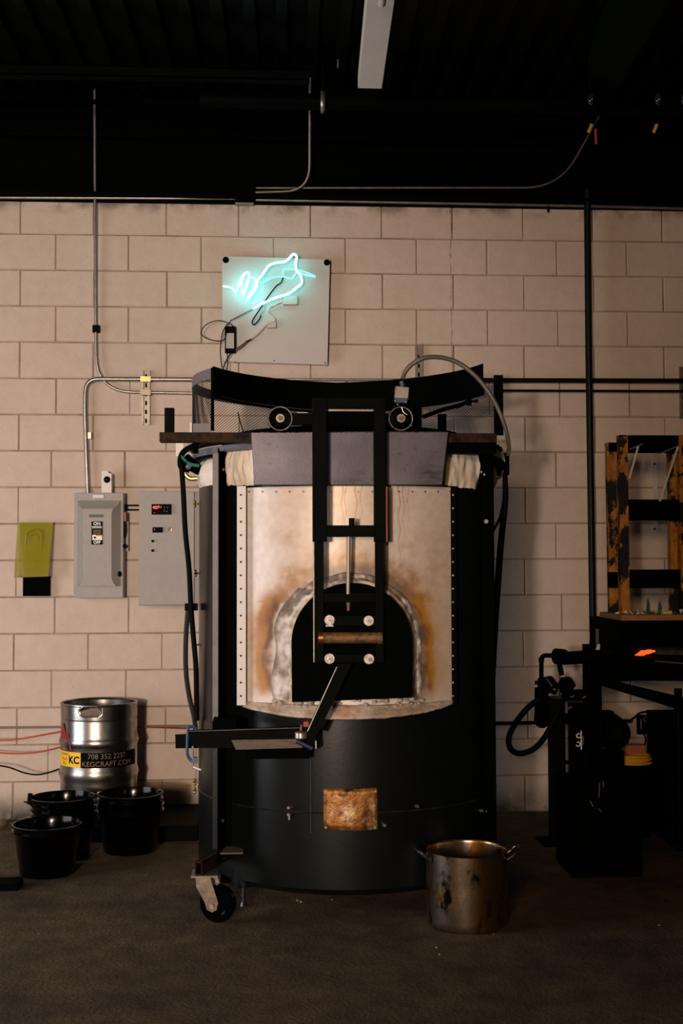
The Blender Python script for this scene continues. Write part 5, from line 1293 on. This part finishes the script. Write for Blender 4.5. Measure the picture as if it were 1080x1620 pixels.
# hose loop
P = smooth([at(a, b, Yq-0.02) for a, b in ((858, 1104), (840, 1115), (820, 1137), (806, 1162), (806, 1182), (820, 1192), (842, 1186), (860, 1168), (876, 1140), (884, 1120))], 8)
tag(MB().tube(P, 0.0145, 14).build('hose_loop', RUBBER), 'thick black hose looping down beside the steel posts', 'hose')
# posts
Yp2 = -0.80
t = thing('steel_post', (at(883, 1300, Yp2).x, Yp2, 0), 'dark square steel post standing under the valve train', 'post')
a = rect(872.5, 895, 1105, 1400, Yp2, 0.08); MB().box(a[0], a[1], a[2], a[3], 0.01, a[5]).build('shaft', BLACK, t, bevel=0.003)
a = rect(872.5, 895, 1103.5, 1106, Yp2, 0.08); MB().box(*a).build('top_cap', RUST, t)
MB().box(a[0]-0.06, a[1]+0.01, Yp2-0.06, Yp2+0.14, 0, 0.01).build('base_plate', BLACK2, t)
c = at(899, 1206, Yp2+0.02); MB().cyl(c-Vector((0.02, 0, 0)), c+Vector((0.02, 0, 0)), 0.010, seg=8).build('bolt', BLACK, t)
t = thing('steel_post', (at(914, 1300, Yp2).x, Yp2, 0), 'dark panel post with two small white characters, right of the square post', 'post')
a = rect(903, 925, 1112, 1400, Yp2+0.06, 0.05); MB().box(a[0], a[1], a[2], a[3], 0, a[5]).build('shaft', BLACK2, t)
text_flat('C', 0.034, 914.5, 1164.5, Yp2+0.058, WHITE, t, bold=0.001, rot=PI*0.5*0+0.2); text_flat('C', 0.034, 915, 1177, Yp2+0.058, WHITE, t, bold=0.001, rot=PI-0.3)
bx(MB(), 918.3, 920, 1156, 1186, Yp2+0.057, 0.002).build('white_line', WHITE, t)
bx(MB(), 921.5, 923, 1165, 1178, Yp2+0.057, 0.002).build('white_line', GALVD, t)
# blower, outlet, yellow coil, black crate
Yw = -0.75
t = thing('blower', (at(965, 1190, Yw).x, Yw, at(965, 1190, Yw).z), 'round black blower housing under the bench', 'blower')
c = at(967, 1158, Yw); s_ = scale(Yw)
mb = MB(); mb.cyl(c+Vector((0, 0.07, 0)), c+Vector((0, -0.07, 0)), 29*s_, 25*s_, seg=28); mb.build('housing', BLACK2, t, bevel=0.006)
bx(MB(), 932, 972, 1126, 1160, Yw-0.04, 0.08).build('outlet_duct', BLACK2, t, bevel=0.004)
MB().cyl(c+Vector((0, -0.07, 0)), c+Vector((0, -0.09, 0)), 11*s_, seg=20).build('motor_cap', RUBBER, t)
a = at(967, 1186, Yw); MB().box(a.x-0.05, a.x+0.05, Yw-0.05, Yw+0.05, 0, a.z).build('stand', BLACK2, t)
t = thing('wall_outlet', at(1020, 1160, 0), 'dark wall outlet with a pale socket and a cord, seen below the bench', 'outlet')
bx(MB(), 1010, 1040, 1132, 1162, -0.05, 0.048).build('box', BLACK2, t, bevel=0.003)
bx(MB(), 1012.5, 1014.5, 1138, 1154, -0.053, 0.004).build('plate_edge', GREYP, t)
q = at(1021, 1138, -0.052); MB().tube([q+Vector((0.011*math.cos(k*PI/8), 0, 0.013*math.sin(k*PI/8))) for k in range(16)], 0.003, 6, closed=True).build('socket', GALV, t)
hose('power_cord', [(975, 1150, -0.12), (990, 1143, -0.1), (1003, 1135, -0.1), (1012, 1128, -0.1), (1030, 1126, -0.1), (1043, 1132, -0.1), (1052, 1142, -0.1)], 0.006, RUBBER, None, None, t)
hose('power_cord', [(1008, 1160, -0.1), (1012, 1157, -0.2), (1020, 1165, -0.2), (1020, 1176, -0.2), (1012, 1186, -0.2)], 0.005, RUBBER, None, None, t)
Yy = -0.62
c = at(988, 1196, Yy); R_ = 33*scale(Yy); zc = c.z-0.005
coil = thing('cord_coil', (c.x+0.03, Yy, zc-0.03), 'coil of yellow cord resting on a dark stool under the bench', 'cord coil')
for k in range(4):
    P = [(c.x+0.03+(R_-0.010*(k % 2))*math.cos(a), Yy+(R_-0.01*(k % 2))*math.sin(a), zc-0.022+k*0.011) for a in [2*PI*j/48 for j in range(48)]]
    MB().tube(P, 0.0062, 8, closed=True).build('cord_turn', YELLC, coil)
a = rect(990, 1021, 1180, 1190, Yy-0.05, 0.1); tag(MB().box(a[0], a[1], Yy-0.04, Yy+0.04, zc+0.020, a[5]+0.0).build('orange_block', mat('burnt_orange', (0.30, 0.09, 0.025), 0.6)), 'small burnt orange block sitting on the yellow cord coil', 'block')
tag(MB().cyl((c.x+0.03, Yy, 0), (c.x+0.03, Yy, zc-0.030), R_*0.9, seg=28).build('stool', BLACK2), 'dark round stool beneath the yellow cord coil', 'stool')
Yx = -0.93
t = thing('tool_cabinet', (at(1090, 1400, Yx).x, Yx, 0), 'large black cabinet at the right border hiding the foot of the bench', 'cabinet')
x0 = at(1023, 1200, Yx+0.33).x; zt_ = at(1050, 1135.5, Yx).z
MB().box(x0, x0+0.65, Yx, Yx+0.33, 0.02, zt_).build('body', BLACK2, t, bevel=0.004)
for zz_ in (0.22, 0.44): MB().box(x0+0.03, x0+0.62, Yx-0.008, Yx, zz_, zz_+0.2).build('drawer', BLACK2, t, bevel=0.003)
MB().box(x0+0.03, x0+0.62, Yx+0.03, Yx+0.30, 0, 0.02).build('plinth', BLACK2, t)
# low black box added to keep the corner by the post dark
Yz = -1.46
t = thing('filler_box', (at(955, 1400, Yz).x, Yz, 0), 'added low black box on the floor under the blower, between post and cabinet', 'box')
a = rect(905, 1015, 1240, 1400, Yz, 0.35); MB().box(a[0], a[1], Yz, Yz+0.32, 0, a[5]).build('body', BLACK2, t, bevel=0.005)
for (pa_, pb_) in (((933, 1267), (938, 1276)), ((946, 1279), (951, 1285)), ((948, 1238), (947, 1262)), ((954, 1236), (954, 1245))):
    MB().bar(at(*pa_, Yz-0.004), at(*pb_, Yz-0.004), 0.004, 0.003).build('glint_strip', GALVD, t)
# debris on the floor
rs = random.Random(11)
for (px_, py_, s1) in ((470, 1425, .008), (477, 1428, .007), (525, 1424, .006), (60, 1478, .005), (663, 1492, .009), (672, 1486, .006), (690, 1500, .006), (695, 1511, .007), (780, 1478, .004), (1030, 1461, .004), (1042, 1464, .005), (30, 1517, .005), (640, 1512, .003), (158, 1466, .003)):
    q = onz(px_, py_, 0); mb = MB(); mb.add([q+Vector((rs.uniform(-1, 1)*s1, rs.uniform(-1, 1)*s1, rs.uniform(0, 1)*s1)) for _ in range(4)], [(0, 1, 2), (0, 3, 1), (1, 3, 2), (2, 3, 0)])
    zm = min(v.z for v in mb.v)
    for v in mb.v: v.z -= zm
    tag(mb.build('floor_chip', GSH, ang=5), 'one of the tiny pale glass chips lying on the concrete floor', 'chip', 'pale chips on the floor')
